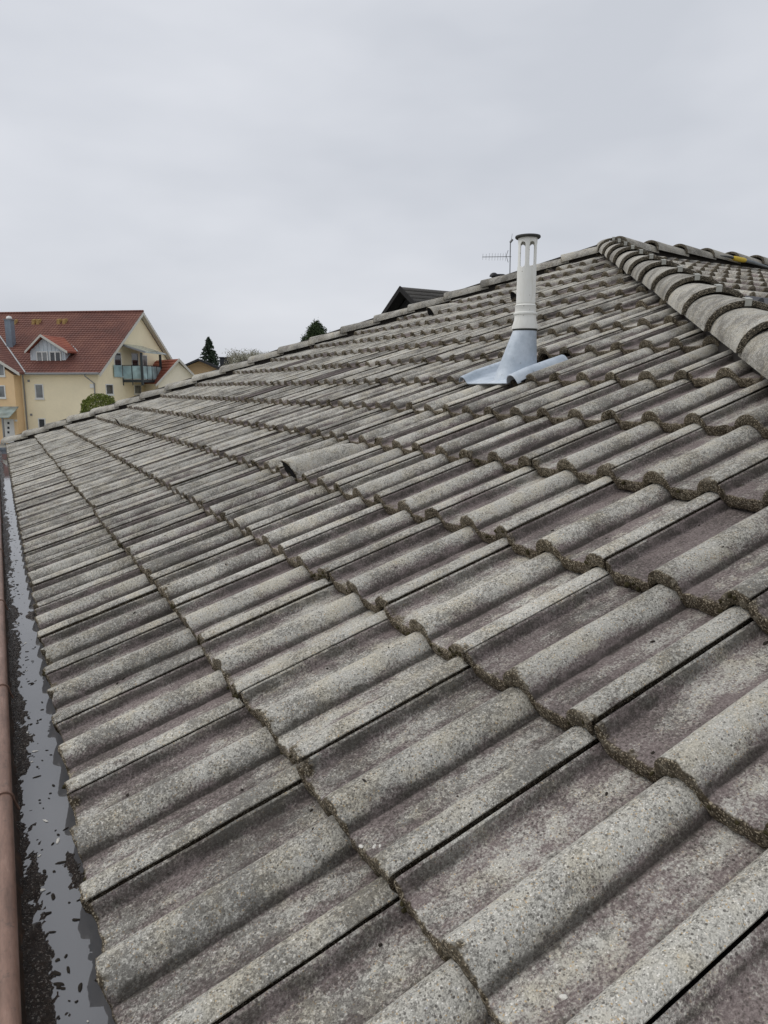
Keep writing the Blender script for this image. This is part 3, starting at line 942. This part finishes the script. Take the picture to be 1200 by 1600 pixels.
def frame_obj(name, px, py, dist, rot):
    """empty on the ground below the point seen at pixel; local x along camera right turned by rot, y away"""
    p = at_dist(px, py, dist)
    ang = math.atan2(c_r.y, c_r.x)+rot
    return empty(name, (p.x, p.y, GROUND), ang)
def loc(fr, px, py, axis, val):
    """local point of frame fr where the pixel's ray meets the local plane axis = val"""
    M4 = Matrix.LocRotScale(fr.location, fr.rotation_euler, None).inverted()
    o_, d_ = M4 @ CAM, M4.to_3x3() @ ray(px, py)
    i = 'xyz'.index(axis)
    return o_+d_*((val-o_[i])/d_[i])

def slope_courses(x0, x1, ya, za, yb, zb, step=.33, xa_=None, xb_=None):
    """roof slope of stepped courses from eave (ya,za) to ridge (yb,zb); x limits may taper to xa_,xb_ at the ridge"""
    L = math.hypot(yb-ya, zb-za); n = max(2, int(L/step))
    ny_, nz2 = -(zb-za)/L, abs(yb-ya)/L
    if yb < ya: ny_ = -ny_
    rows = []
    for i in range(n):
        for e in (0.0, 1.0):
            f = (i+e)/n
            lift = .05*(1-e)
            xa2 = x0 if xa_ is None else x0+(xa_-x0)*f
            xb2 = x1 if xb_ is None else x1+(xb_-x1)*f
            rows.append([(xa2+(xb2-xa2)*g, ya+(yb-ya)*f-(.0 if yb < ya else 0), za+(zb-za)*f+lift) for g in np.linspace(0, 1, 2)])
    return grid_mesh('roof_slope', np.array(rows))

def window(parent, axis, val, a0, a1, z0, z1, pane, sash=True, out=-1, frame_mat=None, sill=True):
    """window on local plane axis=val (facing out), spanning a0..a1 and z0..z1: frame with pane set back"""
    fm = frame_mat or M['white_paint']
    fw = .09
    def bx(mb_, p0, p1, q0, q1, d0, d1):
        lo_, hi_ = sorted((val+out*d0, val+out*d1))
        if axis == 'y': mb_.box(p0, p1, lo_, hi_, q0, q1)
        else: mb_.box(lo_, hi_, p0, p1, q0, q1)
    mb_ = MB()
    bx(mb_, a0, a0+fw, z0, z1, -.02, .05); bx(mb_, a1-fw, a1, z0, z1, -.02, .05)
    bx(mb_, a0+fw, a1-fw, z0, z0+fw, -.02, .05); bx(mb_, a0+fw, a1-fw, z1-fw, z1, -.02, .05)
    if sash:
        mid_ = (a0+a1)/2
        bx(mb_, mid_-.05, mid_+.05, z0+fw, z1-fw, -.02, .045)
    w_ = mb_.build('window', fm, parent)
    pm = MB(); bx(pm, a0+fw, a1-fw, z0+fw, z1-fw, .004, .018); pm.build('pane', pane, w_)
    if sill:
        sm_ = MB(); bx(sm_, a0-.06, a1+.06, z0-.08, z0-.005, -.02, .12); sm_.build('sill', M['white_paint'], w_)
    return w_

# ---- big cream house with red roof, left
big = frame_obj('apartment_house', 154, 600, 66.0, -R(7))
tag(big, 'cream house with red tiled gable roof, dormer and glazed balcony at the left', 'house')
D = 16.5
HB = D/2
eave = loc(big, 154, 583, 'y', 0).z
ridge = loc(big, 224, 487, 'y', HB).z
left = loc(big, 34, 600, 'y', 0).x
far_left = left-14
ov, gv = .55, .50                       # eave and gable overhangs
slope = (ridge-eave)/(HB+ov)
ew = eave+ov*slope                      # roof height above the wall plane
# walls: closed gable body
bodyp = [(0, 0, -.2), (0, D, -.2), (0, D, ew-.25), (0, HB, ridge-.25), (0, 0, ew-.25)]
MB().prism(bodyp, (far_left, 0, 0)).build('wall', M['cream'], big)
o = link('roof_slope', slope_courses(far_left, gv, -ov, eave, HB, ridge, .36), M['red_roof'], big)
o = link('roof_slope', slope_courses(far_left, gv, D+ov, eave, HB, ridge, .36), M['red_roof'], big)
MB().tube([(far_left, HB, ridge+.03), (gv, HB, ridge+.03)], .13, 8).build('ridge_cap', M['red_roof'], big, 50)
for sgn in (0, 1):
    y_e = -ov if sgn == 0 else D+ov
    MB().prism([(gv-.06, y_e, eave-.30), (gv-.06, y_e, eave-.02), (gv-.06, HB, ridge-.02), (gv-.06, HB, ridge-.30)], (.08, 0, 0)).build('verge_board', M['soffit_w'], big)
    MB().prism([(0, y_e, eave-.16), (0, y_e, eave-.06), (0, HB, ridge-.06), (0, HB, ridge-.16)], (gv-.07, 0, 0)).build('gable_soffit', M['soffit_w'], big)
MB().box(far_left, -.02, -ov+.02, -.01, eave-.16, eave-.08).build('eave_soffit', M['soffit_w'], big)
MB().tube([(left-.5, -ov-.06, eave-.04), (gv-.1, -ov-.06, eave-.04)], .075, 8).build('eave_gutter', M['grey_metal'], big, 50)
MB().tube([(-.85, -ov-.06, eave-.08), (-.85, -ov-.06, eave-.25), (-.35, -.09, eave-.85), (-.35, -.09, 0)], .05, 8).build('downpipe', M['grey_metal'], big, 50)
MB().tube([(left+.55, -ov-.06, eave-.08), (left+.25, -.12, eave-.9), (left+.25, -.12, 0)], .06, 8).build('downpipe', M['grey_metal'], big, 50)
# purlin ends under the verge
for yy in (D*.86, HB, D*.14):
    zz_ = ridge-.42-abs(yy-HB)*slope
    MB().box(.001, gv-.1, yy-.09, yy+.09, zz_-.1, zz_+.1).build('purlin', M['soffit_w'], big)
def fwin(x0, x1, y0, y1, pane, sash=True):
    a_, b_ = loc(big, x0, y1, 'y', 0), loc(big, x1, y0, 'y', 0)
    return window(big, 'y', 0, a_.x, b_.x, a_.z, b_.z, pane, sash)
fwin(56, 67.5, 600, 623, M['pane_grey'], False)
fwin(61, 71, 653.5, 672, M['pane_dark'], False)
for (x_, y_) in ((45, 595), (49, 648)):
    a_ = loc(big, x_, y_, 'y', 0); MB().box(a_.x-.09, a_.x+.09, -.05, .01, a_.z-.09, a_.z+.09).build('wall_vent', M['grey_metal'], big)
a_ = loc(big, 144.5, 603, 'y', 0); MB().box(a_.x-.17, a_.x+.17, -.13, .01, a_.z-.17, a_.z+.17).build('alarm_box', M['white_paint'], big)
# gable side windows (plane x = 0, facing +x)
def gwin(x0, x1, y0, y1, pane, sash=False):
    a_, b_ = loc(big, x0, y1, 'x', 0), loc(big, x1, y0, 'x', 0)
    return window(big, 'x', 0, a_.y, b_.y, a_.z, b_.z, pane, sash, out=1, frame_mat=M['white_paint'])
gwin(165.5, 176, 600, 617, M['pane_dark'])
gwin(210, 220, 601, 616, M['pane_grey'])
gwin(179.5, 188.5, 551, 588, M['pane_dark'])
gwin(206.5, 215, 552, 583, M['pane_dark'])
gwin(223.5, 229, 555, 583, M['pane_grey'])
a0_, a1_ = loc(big, 178.5, 589, 'x', .1), loc(big, 189.5, 571, 'x', .1)
MB().box(.10, .14, a0_.y, a1_.y, a0_.z, a1_.z).build('glass_guard', M['teal_glass'], big)
# balcony
PB = 1.9
b0 = loc(big, 192, 596, 'x', 0); b1 = loc(big, 252, 590, 'x', PB)
zf = b0.z; zr = loc(big, 192, 571, 'x', 0).z
bal = empty('balcony'); bal.parent = big
MB().box(.001, PB, b0.y, b1.y, zf-.05, zf+.20).build('slab', M['soffit_w'], bal)
MB().box(-.02, PB+.05, b0.y-.05, b0.y-.001, zf-.08, zf+.16).build('edge_beam', M['dark_steel'], bal)
MB().box(PB+.001, PB+.06, b0.y-.05, b1.y+.05, zf-.08, zf+.16).build('edge_beam', M['dark_steel'], bal)
for i in range(2):
    x0_, x1_ = i*PB/2+.05, (i+1)*PB/2-.05
    MB().box(x0_, x1_, b0.y-.04, b0.y-.015, zf+.24, zr-.06).build('glass_panel', M['teal_glass'], bal)
for i in range(4):
    y0_, y1_ = b0.y+(b1.y-b0.y)*i/4+.05, b0.y+(b1.y-b0.y)*(i+1)/4-.05
    MB().box(PB+.01, PB+.035, y0_, y1_, zf+.24, zr-.06).build('glass_panel', M['teal_glass'], bal)
zt = loc(big, 219, 551, 'y', b0.y).z
for (xx_, yy_, top_) in ((.05, b0.y, zr), (PB/2, b0.y, zr), (PB, b0.y, zt), (PB, b1.y, zt)):
    w_ = .09 if top_ == zt else .035
    MB().box(xx_-w_, xx_+w_, yy_-w_-.01, yy_+w_-.01, zf-.35, top_).build('post', M['dark_steel'], bal)
for i in (1, 2, 3):
    yy_ = b0.y+(b1.y-b0.y)*i/4; MB().box(PB-.02, PB+.055, yy_-.03, yy_+.03, zf-.1, zr).build('post', M['dark_steel'], bal)
MB().box(.01, PB, b0.y-.07, b0.y-.005, zr-.03, zr+.03).build('handrail', M['dark_steel'], bal)
MB().box(PB-.03, PB+.07, b0.y+.09, b1.y, zr-.03, zr+.03).build('handrail', M['dark_steel'], bal)
zc0 = loc(big, 193, 537, 'x', 0).z
cn = empty('canopy'); cn.parent = big
MB().prism([(.01, b0.y-.25, zc0), (.01, b0.y-.25, zc0-.10), (PB+.5, b0.y-.25, zt-.02), (PB+.5, b0.y-.25, zt+.08)], (0, b1.y-b0.y+.6, 0)).build('canopy_sheet', M['canopy_glass'], cn)
MB().prism([(.01, b0.y-.30, zc0+.02), (.01, b0.y-.30, zc0-.16), (PB+.55, b0.y-.30, zt-.06), (PB+.55, b0.y-.30, zt+.10)], (0, .045, 0)).build('canopy_beam', M['grey_metal'], cn)
# dormer on the front slope
yd = 1.1
p0, p1 = loc(big, 48.5, 569, 'y', yd), loc(big, 103, 569, 'y', yd)
pk = loc(big, 69.5, 523, 'y', yd-.35)
zd = loc(big, 70, 549, 'y', yd).z
pkx = (p0.x+p1.x)/2-.25
dm = empty('dormer'); dm.parent = big
yb_ = lambda z: (z-eave)/slope-ov
MB().prism([(p0.x, yd, p0.z-.3), (p1.x, yd, p0.z-.3), (p1.x, yd, zd), (pkx, yd, pk.z-.22), (p0.x, yd, zd)], (0, 3.0, 0)).build('cladding', M['clad'], dm)
for i in range(9):
    xs_ = p0.x+(p1.x-p0.x)*(i+.5)/9
    zt_ = zd+(pk.z-.3-zd)*max(0, 1-abs(xs_-pkx)/((p1.x-p0.x)/2)) - .05
    MB().box(xs_-.02, xs_+.02, yd-.04, yd-.001, p0.z, max(zt_, p0.z+.3)).build('seam', M['clad'], dm)
for (xa, xb, pm_) in ((58, 74.5, 'pane_grey'), (78.5, 95, 'pane_dark')):
    q0, q1 = loc(big, xa, 567.5, 'y', yd-.05), loc(big, xb, 549, 'y', yd-.05)
    window(dm, 'y', yd-.05, q0.x, q1.x, q0.z, q1.z, M[pm_])
el, er = loc(big, 38.5, 549, 'y', yd-.45), loc(big, 105, 549, 'y', yd-.45)
for ex in (el, er):
    yr = yb_(pk.z)+.2; ye_ = yb_(ex.z)+.1
    mb_ = MB().add([(ex.x, yd-.45, ex.z), (pkx, yd-.45, pk.z), (pkx, yr, pk.z), (ex.x, ye_, ex.z),
                    (ex.x, yd-.45, ex.z-.12), (pkx, yd-.45, pk.z-.12), (pkx, yr, pk.z-.12), (ex.x, ye_, ex.z-.12)],
                   [(0, 1, 2, 3), (4, 5, 6, 7), (0, 1, 5, 4), (0, 3, 7, 4)])
    mb_.build('dormer_roof', M['red_roof2'], dm)
    MB().prism([(ex.x, yd-.50, ex.z+.02), (pkx, yd-.50, pk.z+.04), (pkx, yd-.50, pk.z-.17), (ex.x, yd-.50, ex.z-.19)], (0, .048, 0)).build('dormer_verge', M['soffit_w'], dm)
    MB().tube([(pkx+(.0 if ex is el else .02), yr, pk.z+.03), (ex.x, ye_, ex.z+.06)], .06, 6).build('valley_flashing', M['grey_metal'], dm)
# chimney
cq = loc(big, 17, 535, 'y', 3.2)
zb_c = eave+(3.2+ov)*slope
ct = loc(big, 17, 500, 'y', 3.2)
ch = empty('chimney'); ch.parent = big
MB().box(cq.x-.29, cq.x+.29, 2.95, 3.5, zb_c-.7, ct.z).build('shaft', M['chimney_metal'], ch)
MB().box(cq.x-.36, cq.x+.36, 2.88, 3.57, ct.z+.001, ct.z+.07).build('top_plate', M['grey_metal'], ch)
MB().lathe([(.20, .07), (.26, .14), (.2, .30), (.05, .36), (.0005, .365)], (cq.x, 3.25, ct.z), 16).build('cowl', M['white_paint'], ch, 60)
# ochre roof ventilators near the ridge
M['ochre_vent'] = plain('ochre_vent', (0.40, 0.27, 0.11), 0.8, 0.2, 0, 0.2, 5)
for px_ in (23, 53, 60, 92, 101):
    q_ = loc(big, px_, 500, 'y', 6.6); zr_ = eave+(6.6+ov)*slope
    MB().prism([(q_.x-.16, 6.4, zr_-.2), (q_.x+.16, 6.4, zr_-.2), (q_.x+.12, 6.4, zr_+.32), (q_.x-.12, 6.4, zr_+.32)], (0, .5, .1)).build('roof_vent', M['ochre_vent'], big)
# orange wing at the far left: cross gable
wing = empty('wing'); wing.parent = big
yw = -1.0
we = loc(big, 30, 583, 'y', yw-.4)
wk = loc(big, 0, 562, 'y', yw-.4)
tw_ = (wk.z-we.z)/(we.x-wk.x)
wx = left-.02
wpk = wx-6.5
zpk = we.z+tw_*6.5
MB().prism([(wx, yw, -.2), (wx, yw, we.z-.15), (wpk, yw, zpk-.25), (2*wpk-wx, yw, we.z-.15), (2*wpk-wx, yw, -.2)], (0, 5, 0)).build('wing_wall', M['orange'], wing)
yv = yb_(zpk)
mb_ = MB().add([(we.x, yw-.4, we.z), (wpk, yw-.4, zpk), (wpk, yv+.2, zpk+.02), (we.x, yb_(we.z)+.1, we.z+.04),
                (we.x, yw-.4, we.z-.1), (wpk, yw-.4, zpk-.1), (wpk, yv+.2, zpk-.1), (we.x, yb_(we.z)+.1, we.z-.1)], [(0, 1, 2, 3), (4, 5, 6, 7), (0, 1, 5, 4), (0, 3, 7, 4)])
mb_.build('wing_roof', M['red_roof'], wing)
MB().prism([(we.x+.02, yw-.44, we.z+.03), (wpk, yw-.44, zpk+.03), (wpk, yw-.44, zpk-.22), (we.x+.02, yw-.44, we.z-.22)], (0, .035, 0)).build('wing_verge', M['soffit_w'], wing)
MB().tube([(we.x, yb_(we.z)+.02, we.z+.06), (wpk, yv+.1, zpk+.08)], .08, 6).build('valley_flashing', M['grey_metal'], wing)
def wwin(x0, x1, y0, y1, pane):
    a_, b_ = loc(big, x0, y1, 'y', yw), loc(big, x1, y0, 'y', yw)
    window(wing, 'y', yw, a_.x, b_.x, a_.z, b_.z, pane, False)
wwin(-10, 6.5, 565, 588, M['pane_grey']); wwin(-8, 8, 602, 622, M['pane_grey'])
a_, b_ = loc(big, 8, 692, 'y', yw), loc(big, 21.5, 655, 'y', yw)
MB().box(a_.x, b_.x, yw-.05, yw-.001, a_.z, b_.z).build('door', M['white_paint'], wing)
for yy_ in (661, 668.5, 675.5):
    q_ = loc(big, 13.2, yy_, 'y', yw-.05); MB().box(q_.x-.10, q_.x+.10, yw-.056, yw-.051, q_.z-.10, q_.z+.10).build('door_light', M['pane_dark'], wing)
q0, q1 = loc(big, -14, 635, 'y', yw), loc(big, 29, 635, 'y', yw)
qf = loc(big, 10, 652, 'y', yw-1.4)
MB().prism([(q0.x, yw-.001, q0.z), (q0.x, yw-.001, q0.z-.06), (q0.x, yw-1.4, qf.z-.06), (q0.x, yw-1.4, qf.z)], (q1.x-q0.x, 0, 0)).build('porch_canopy', M['canopy_glass'], wing)
q2 = loc(big, 5, 660, 'y', yw-1.2)
MB().box(q2.x-.06, q2.x+.06, yw-1.3, yw-1.18, 0, qf.z-.07).build('porch_post', M['grey_metal'], wing)
q3 = loc(big, 25.5, 657, 'y', yw); MB().box(q3.x-.1, q3.x+.1, yw-.1, yw-.001, q3.z-.08, q3.z+.08).build('wall_lamp', M['white_paint'], wing)

def gable_house(name, fr, w_, dep, z_e, z_r, wall, roof, ovr=.5, axis='y', verge=None):
    """small house: gable facing -y, ridge running back along y"""
    MB().prism([(-w_, 0, -.2), (w_, 0, -.2), (w_, 0, z_e+ovr*0), (0, 0, z_r-.2), (-w_, 0, z_e)], (0, dep, 0)).build('wall', wall, fr)
    sl = (z_r-z_e)/w_
    for s_ in (-1, 1):
        L = math.hypot(w_+ovr, sl*(w_+ovr)); n = max(3, int(L/.35)); rows = []
        for i in range(n):
            for e in (0., 1.):
                f = (i+e)/n; xx = s_*(w_+ovr)*(1-f); z_ = z_e-ovr*sl+f*sl*(w_+ovr)+.05*(1-e)+.06
                rows.append([(xx, -ovr, z_), (xx, dep+ovr, z_)])
        link('roof_slope', grid_mesh('roof_slope', np.array(rows)), roof, fr)
        MB().prism([(s_*(w_+ovr), -ovr-.03, z_e-ovr*sl+.08), (0, -ovr-.03, z_r+.10), (0, -ovr-.03, z_r-.16), (s_*(w_+ovr), -ovr-.03, z_e-ovr*sl-.16)], (0, .06, 0)).build('verge_board', verge or M['soffit_w'], fr)
        MB().prism([(s_*(w_+ovr), -ovr+.04, z_e-ovr*sl+.02), (0, -ovr+.04, z_r+.02), (0, -ovr+.04, z_r-.08), (s_*(w_+ovr), -ovr+.04, z_e-ovr*sl-.08)], (0, ovr-.05, 0)).build('soffit', verge or M['soffit_w'], fr)

# ---- cream annex with red roof, right of the big house
an = frame_obj('annex_house', 279, 600, 71.5, R(40))
tag(an, 'small cream gabled annex with bright red roof right of the balcony', 'house')
zr_ = loc(an, 279, 561.5, 'y', -.4).z
gable_house('annex', an, 2.0, 4.6, zr_-2.0, zr_, M['cream2'], M['red_roof2'], .4)

# ---- ochre house with dark hipped roof
oc = frame_obj('ochre_house', 312, 585, 92.0, R(8))
tag(oc, 'ochre house with flat dark gable roof under the spruce', 'house')
zr_ = loc(oc, 312, 561.5, 'y', -.6).z
gable_house('ochre', oc, 3.9, 13, zr_-1.75, zr_, M['ochre'], M['slate'], 1.0, verge=M['slate'])
# its dark chimney block right of the spruce
q_ = at_dist(354, 566, 97); cb_ = MB().box(-.8, .8, -.6, .6, -2.5, 0).box(-.9, .9, -.7, .7, .001, .15)
M4 = Matrix.LocRotScale(oc.location, oc.rotation_euler, None).inverted() @ (q_+Vector((0, 0, .5)))
o = cb_.build('chimney', M['slate'], oc); o.location = M4

# ---- dark timber gable house behind the hip
dk = frame_obj('dark_gable_house', 641, 470, 36.0, -R(58))
tag(dk, 'dark timber gable with brown tiled roof behind the far hip', 'house')
zr_ = loc(dk, 628, 449.5, 'y', -.6).z
M['dark_wood'] = plain('dark_timber', (0.022, 0.021, 0.021), 0.8, 0.2, 0, 0.2, 3)
gable_house('dark', dk, 4.0, 16, zr_-2.7, zr_, M['dark_wood'], M['dark_roof'], .6, verge=M['dark_wood'])

# ---- antenna on a mast
am = empty('television_antenna', at_dist(797, 470, 33.0))
tag(am, 'thin television antenna mast with horizontal yagi left of the vent pipe', 'antenna')
M['alu'] = plain('antenna_metal', (0.16, 0.165, 0.17), 0.5, 0.4, 0.3, 0.1, 9)
AI = Matrix.Translation(-am.location)
pt = lambda x, y: at_dist(x, y, 33.0)
def ap(name, *a, **k):
    o = MB().tube(*a, **k).build(name, M['alu'], am); o.matrix_local = AI
ap('mast', [pt(796, 470), pt(797.5, 379)], .022, 8)
ap('upper_rod', [pt(798, 380), pt(800.5, 365)], .009, 6)
ap('clamp', [pt(797, 379), pt(801, 374)], .05, 6)
ap('boom', [pt(799, 401), pt(753.5, 401.5)], .013, 6)
away = Vector((c_f.x, c_f.y, 0)).normalized()
for x_, l_ in ((754.5, 5), (759.5, 5), (764.5, 6), (769, 6), (773.5, 6), (778, 6), (782, 6), (786, 6), (790, 7)):
    c0 = pt(x_, 401.3); hh = l_*.024
    ap('element', [c0+Vector((0, 0, hh))-away*.05, c0-Vector((0, 0, hh))+away*.05], .0055, 5)
for sx in (-1, 1):
    ap('reflector', [pt(794, 391 if sx < 0 else 410), pt(791, 400)], .012, 5)

# ---- black domed roof cowl peeping over the hip
rc = empty('roof_cowl', at_dist(772, 440, 9.0))
tag(rc, 'small black domed cowl peeping over the far hip left of the antenna', 'roof cowl')
RI = Matrix.Translation(-rc.location)
c0 = at_dist(771.5, 432, 9.0)
o = MB().lathe([(.052, 0), (.050, .012), (.040, .030), (.022, .042), (.0005, .046)], c0, 20).build('dome', M['black_plastic'], rc, 60); o.matrix_local = RI
o = MB().tube([c0+Vector((0, 0, .01)), c0+Vector((0, 0, -.9))], .028, 12).build('stem', M['black_plastic'], rc, 60); o.matrix_local = RI
o = MB().tube([at_dist(776, 430.5, 9.0), at_dist(786, 429.8, 9.0), at_dist(800, 434, 9.0)], [.020, .014, .012], 8).build('arm', M['black_plastic'], rc, 60); o.matrix_local = RI

# ================================================================== vegetation
def leaf_mat(name, c0, c1):
    t = NT(name)
    p = t.pos()
    n = t.noise(p, 3.0, 3.0, 0.7)
    w_ = t.n.new('ShaderNodeTexWhiteNoise'); g_ = t.n.new('ShaderNodeNewGeometry')
    f = t.math('ADD', t.math('MULTIPLY', n, .6), t.math('MULTIPLY', g_.outputs['Random Per Island'], .4))
    c = t.ramp(f, [(0.3, c0), (0.75, c1)])
    return t.done(c, 0.7, 0.2)
M['spruce'] = leaf_mat('spruce_needles', (0.030, 0.048, 0.030), (0.075, 0.105, 0.066))
M['bush'] = leaf_mat('box_leaves', (0.085, 0.115, 0.020), (0.22, 0.25, 0.055))
M['pine'] = leaf_mat('pine_needles', (0.025, 0.045, 0.018), (0.075, 0.105, 0.045))
M['blossom'] = leaf_mat('pale_blossom', (0.22, 0.22, 0.15), (0.52, 0.50, 0.42))
M['bark'] = plain('bark', (0.07, 0.055, 0.04), 0.9, 0.1, 0, 0.2, 4)

def leaves(points, sizes, rnd_, up=0.3):
    n = len(points)
    nrm = rnd_.normal(size=(n, 3)); nrm[:, 2] += up
    nrm /= np.linalg.norm(nrm, axis=1)[:, None]
    a = np.cross(nrm, rnd_.normal(size=(n, 3))); a /= np.linalg.norm(a, axis=1)[:, None]
    b = np.cross(nrm, a)
    s = sizes[:, None]
    vs = np.stack([points-a*s, points-b*s*.45, points+a*s, points+b*s*.45], 1).reshape(-1, 3)
    me = bpy.data.meshes.new('crown')
    me.from_pydata(vs.tolist(), [], np.arange(4*n).reshape(n, 4).tolist())
    return me

def round_crown(cx, rad, n, rnd_, clumps=40, hollow=.55, flat=1.0):
    cen = rnd_.normal(size=(clumps, 3)); cen /= np.linalg.norm(cen, axis=1)[:, None]
    cen *= (hollow+(1-hollow)*rnd_.random((clumps, 1)))
    idx = rnd_.integers(0, clumps, n)
    pts = cen[idx]+rnd_.normal(size=(n, 3))*.15
    pts *= np.array(rad); pts[:, 2] *= flat
    return pts+np.array(cx)

# spruce
sp = frame_obj('spruce_tree', 327, 560, 105.0, 0)
tag(sp, 'dark pointed spruce behind the ochre house', 'tree')
ztop = loc(sp, 327, 528, 'y', 0).z
rs = np.random.default_rng(3)
MB().tube([(0, 0, 0), (0, 0, ztop*.6), (0, 0, ztop-.1)], [.28, .15, .02], 8).build('trunk', M['bark'], sp)
P_ = []; S_ = []
lev = np.linspace(ztop*.25, ztop-.05, 46)
for z in lev:
    rad = .66*(ztop-z)**.80*rs.uniform(.8, 1.2)+.06
    for b_ in range(9):
        a = rs.uniform(0, 2*math.pi); L = rad*rs.uniform(.65, 1.1)
        m_ = 44
        f = rs.random(m_)**.7
        P_.append(np.stack([np.cos(a)*L*f+rs.normal(size=m_)*.05, np.sin(a)*L*f+rs.normal(size=m_)*.05, z-.28*L*f+rs.normal(size=m_)*.06], -1))
P_ = np.concatenate(P_)
link('crown', leaves(P_, rs.uniform(.08, .17, len(P_)), rs, .1), M['spruce'], sp)

# round box bush
bu = frame_obj('round_bush', 157, 640, 40.0, 0)
tag(bu, 'round clipped green bush in front of the cream house corner', 'bush')
zt_ = loc(bu, 157, 616, 'y', 0).z
rb = np.random.default_rng(4)
ctr = (0, 0, zt_-.85)
MB().tube([(0, 0, 0), (.03, 0, zt_-.8)], [.09, .06], 8).build('trunk', M['bark'], bu)
d_ = rb.normal(size=(9000, 3)); d_ /= np.linalg.norm(d_, axis=1)[:, None]
pts = d_*(np.array([.98, .98, .86]))*(1-.28*rb.random((9000, 1))**2)
pts *= (1+.13*np.array([noise.noise(Vector(x*3)) for x in pts.tolist()] if False else [noise.noise(Vector((x[0]*3, x[1]*3, x[2]*3))) for x in pts]))[:, None]
link('crown', leaves(pts+np.array(ctr), rb.uniform(.03, .065, 9000), rb, .3), M['bush'], bu)

# blossoming tree
bl = frame_obj('blossoming_tree', 388, 560, 88.0, 0)
tag(bl, 'pale blossoming tree with airy branches right of the spruce', 'tree')
zt_ = loc(bl, 388, 545, 'y', 0).z
rq = np.random.default_rng(5)
tr = MB().tube([(0, 0, 0), (.1, 0, zt_*.55)], [.22, .14], 8)
for i in range(46):
    a = rq.uniform(0, 6.28); L = rq.uniform(1.2, 2.9)
    tr.tube([(.1, 0, zt_*.5+rq.uniform(-.6, .6)), (.1+math.cos(a)*L*.5, math.sin(a)*L*.5, zt_*.72), (.1+math.cos(a)*L, math.sin(a)*L, zt_-rq.uniform(.0, 1.4)-.05*L*L)], [.06, .035, .012], 5)
tr.build('trunk', M['bark'], bl)
P_ = round_crown((0.1, 0, zt_-1.9), (2.9, 2.9, 2.0), 15000, rq, 110, .40)
P_ = P_[P_[:, 2] < zt_+.15]
link('crown', leaves(P_, rq.uniform(.05, .11, len(P_)), rq, .2), M['blossom'], bl)

# dark evergreen top behind the hip
pi = frame_obj('evergreen_tree', 493, 530, 60.0, 0)
tag(pi, 'dark evergreen treetop peeping over the middle of the far hip', 'tree')
zt_ = loc(pi, 493, 501, 'y', 0).z
rp = np.random.default_rng(6)
MB().tube([(0, 0, 0), (0, 0, zt_-.4)], [.2, .05], 8).build('trunk', M['bark'], pi)
P_ = round_crown((0, 0, zt_-1.25), (1.0, 1.0, 1.15), 8200, rp, 60, .35)
wz = np.clip((zt_+.35-P_[:, 2])/1.0, .45, 1.0); P_[:, 0] *= wz; P_[:, 1] *= wz
link('crown', leaves(P_, rp.uniform(.05, .11, len(P_)), rp, .2), M['pine'], pi)
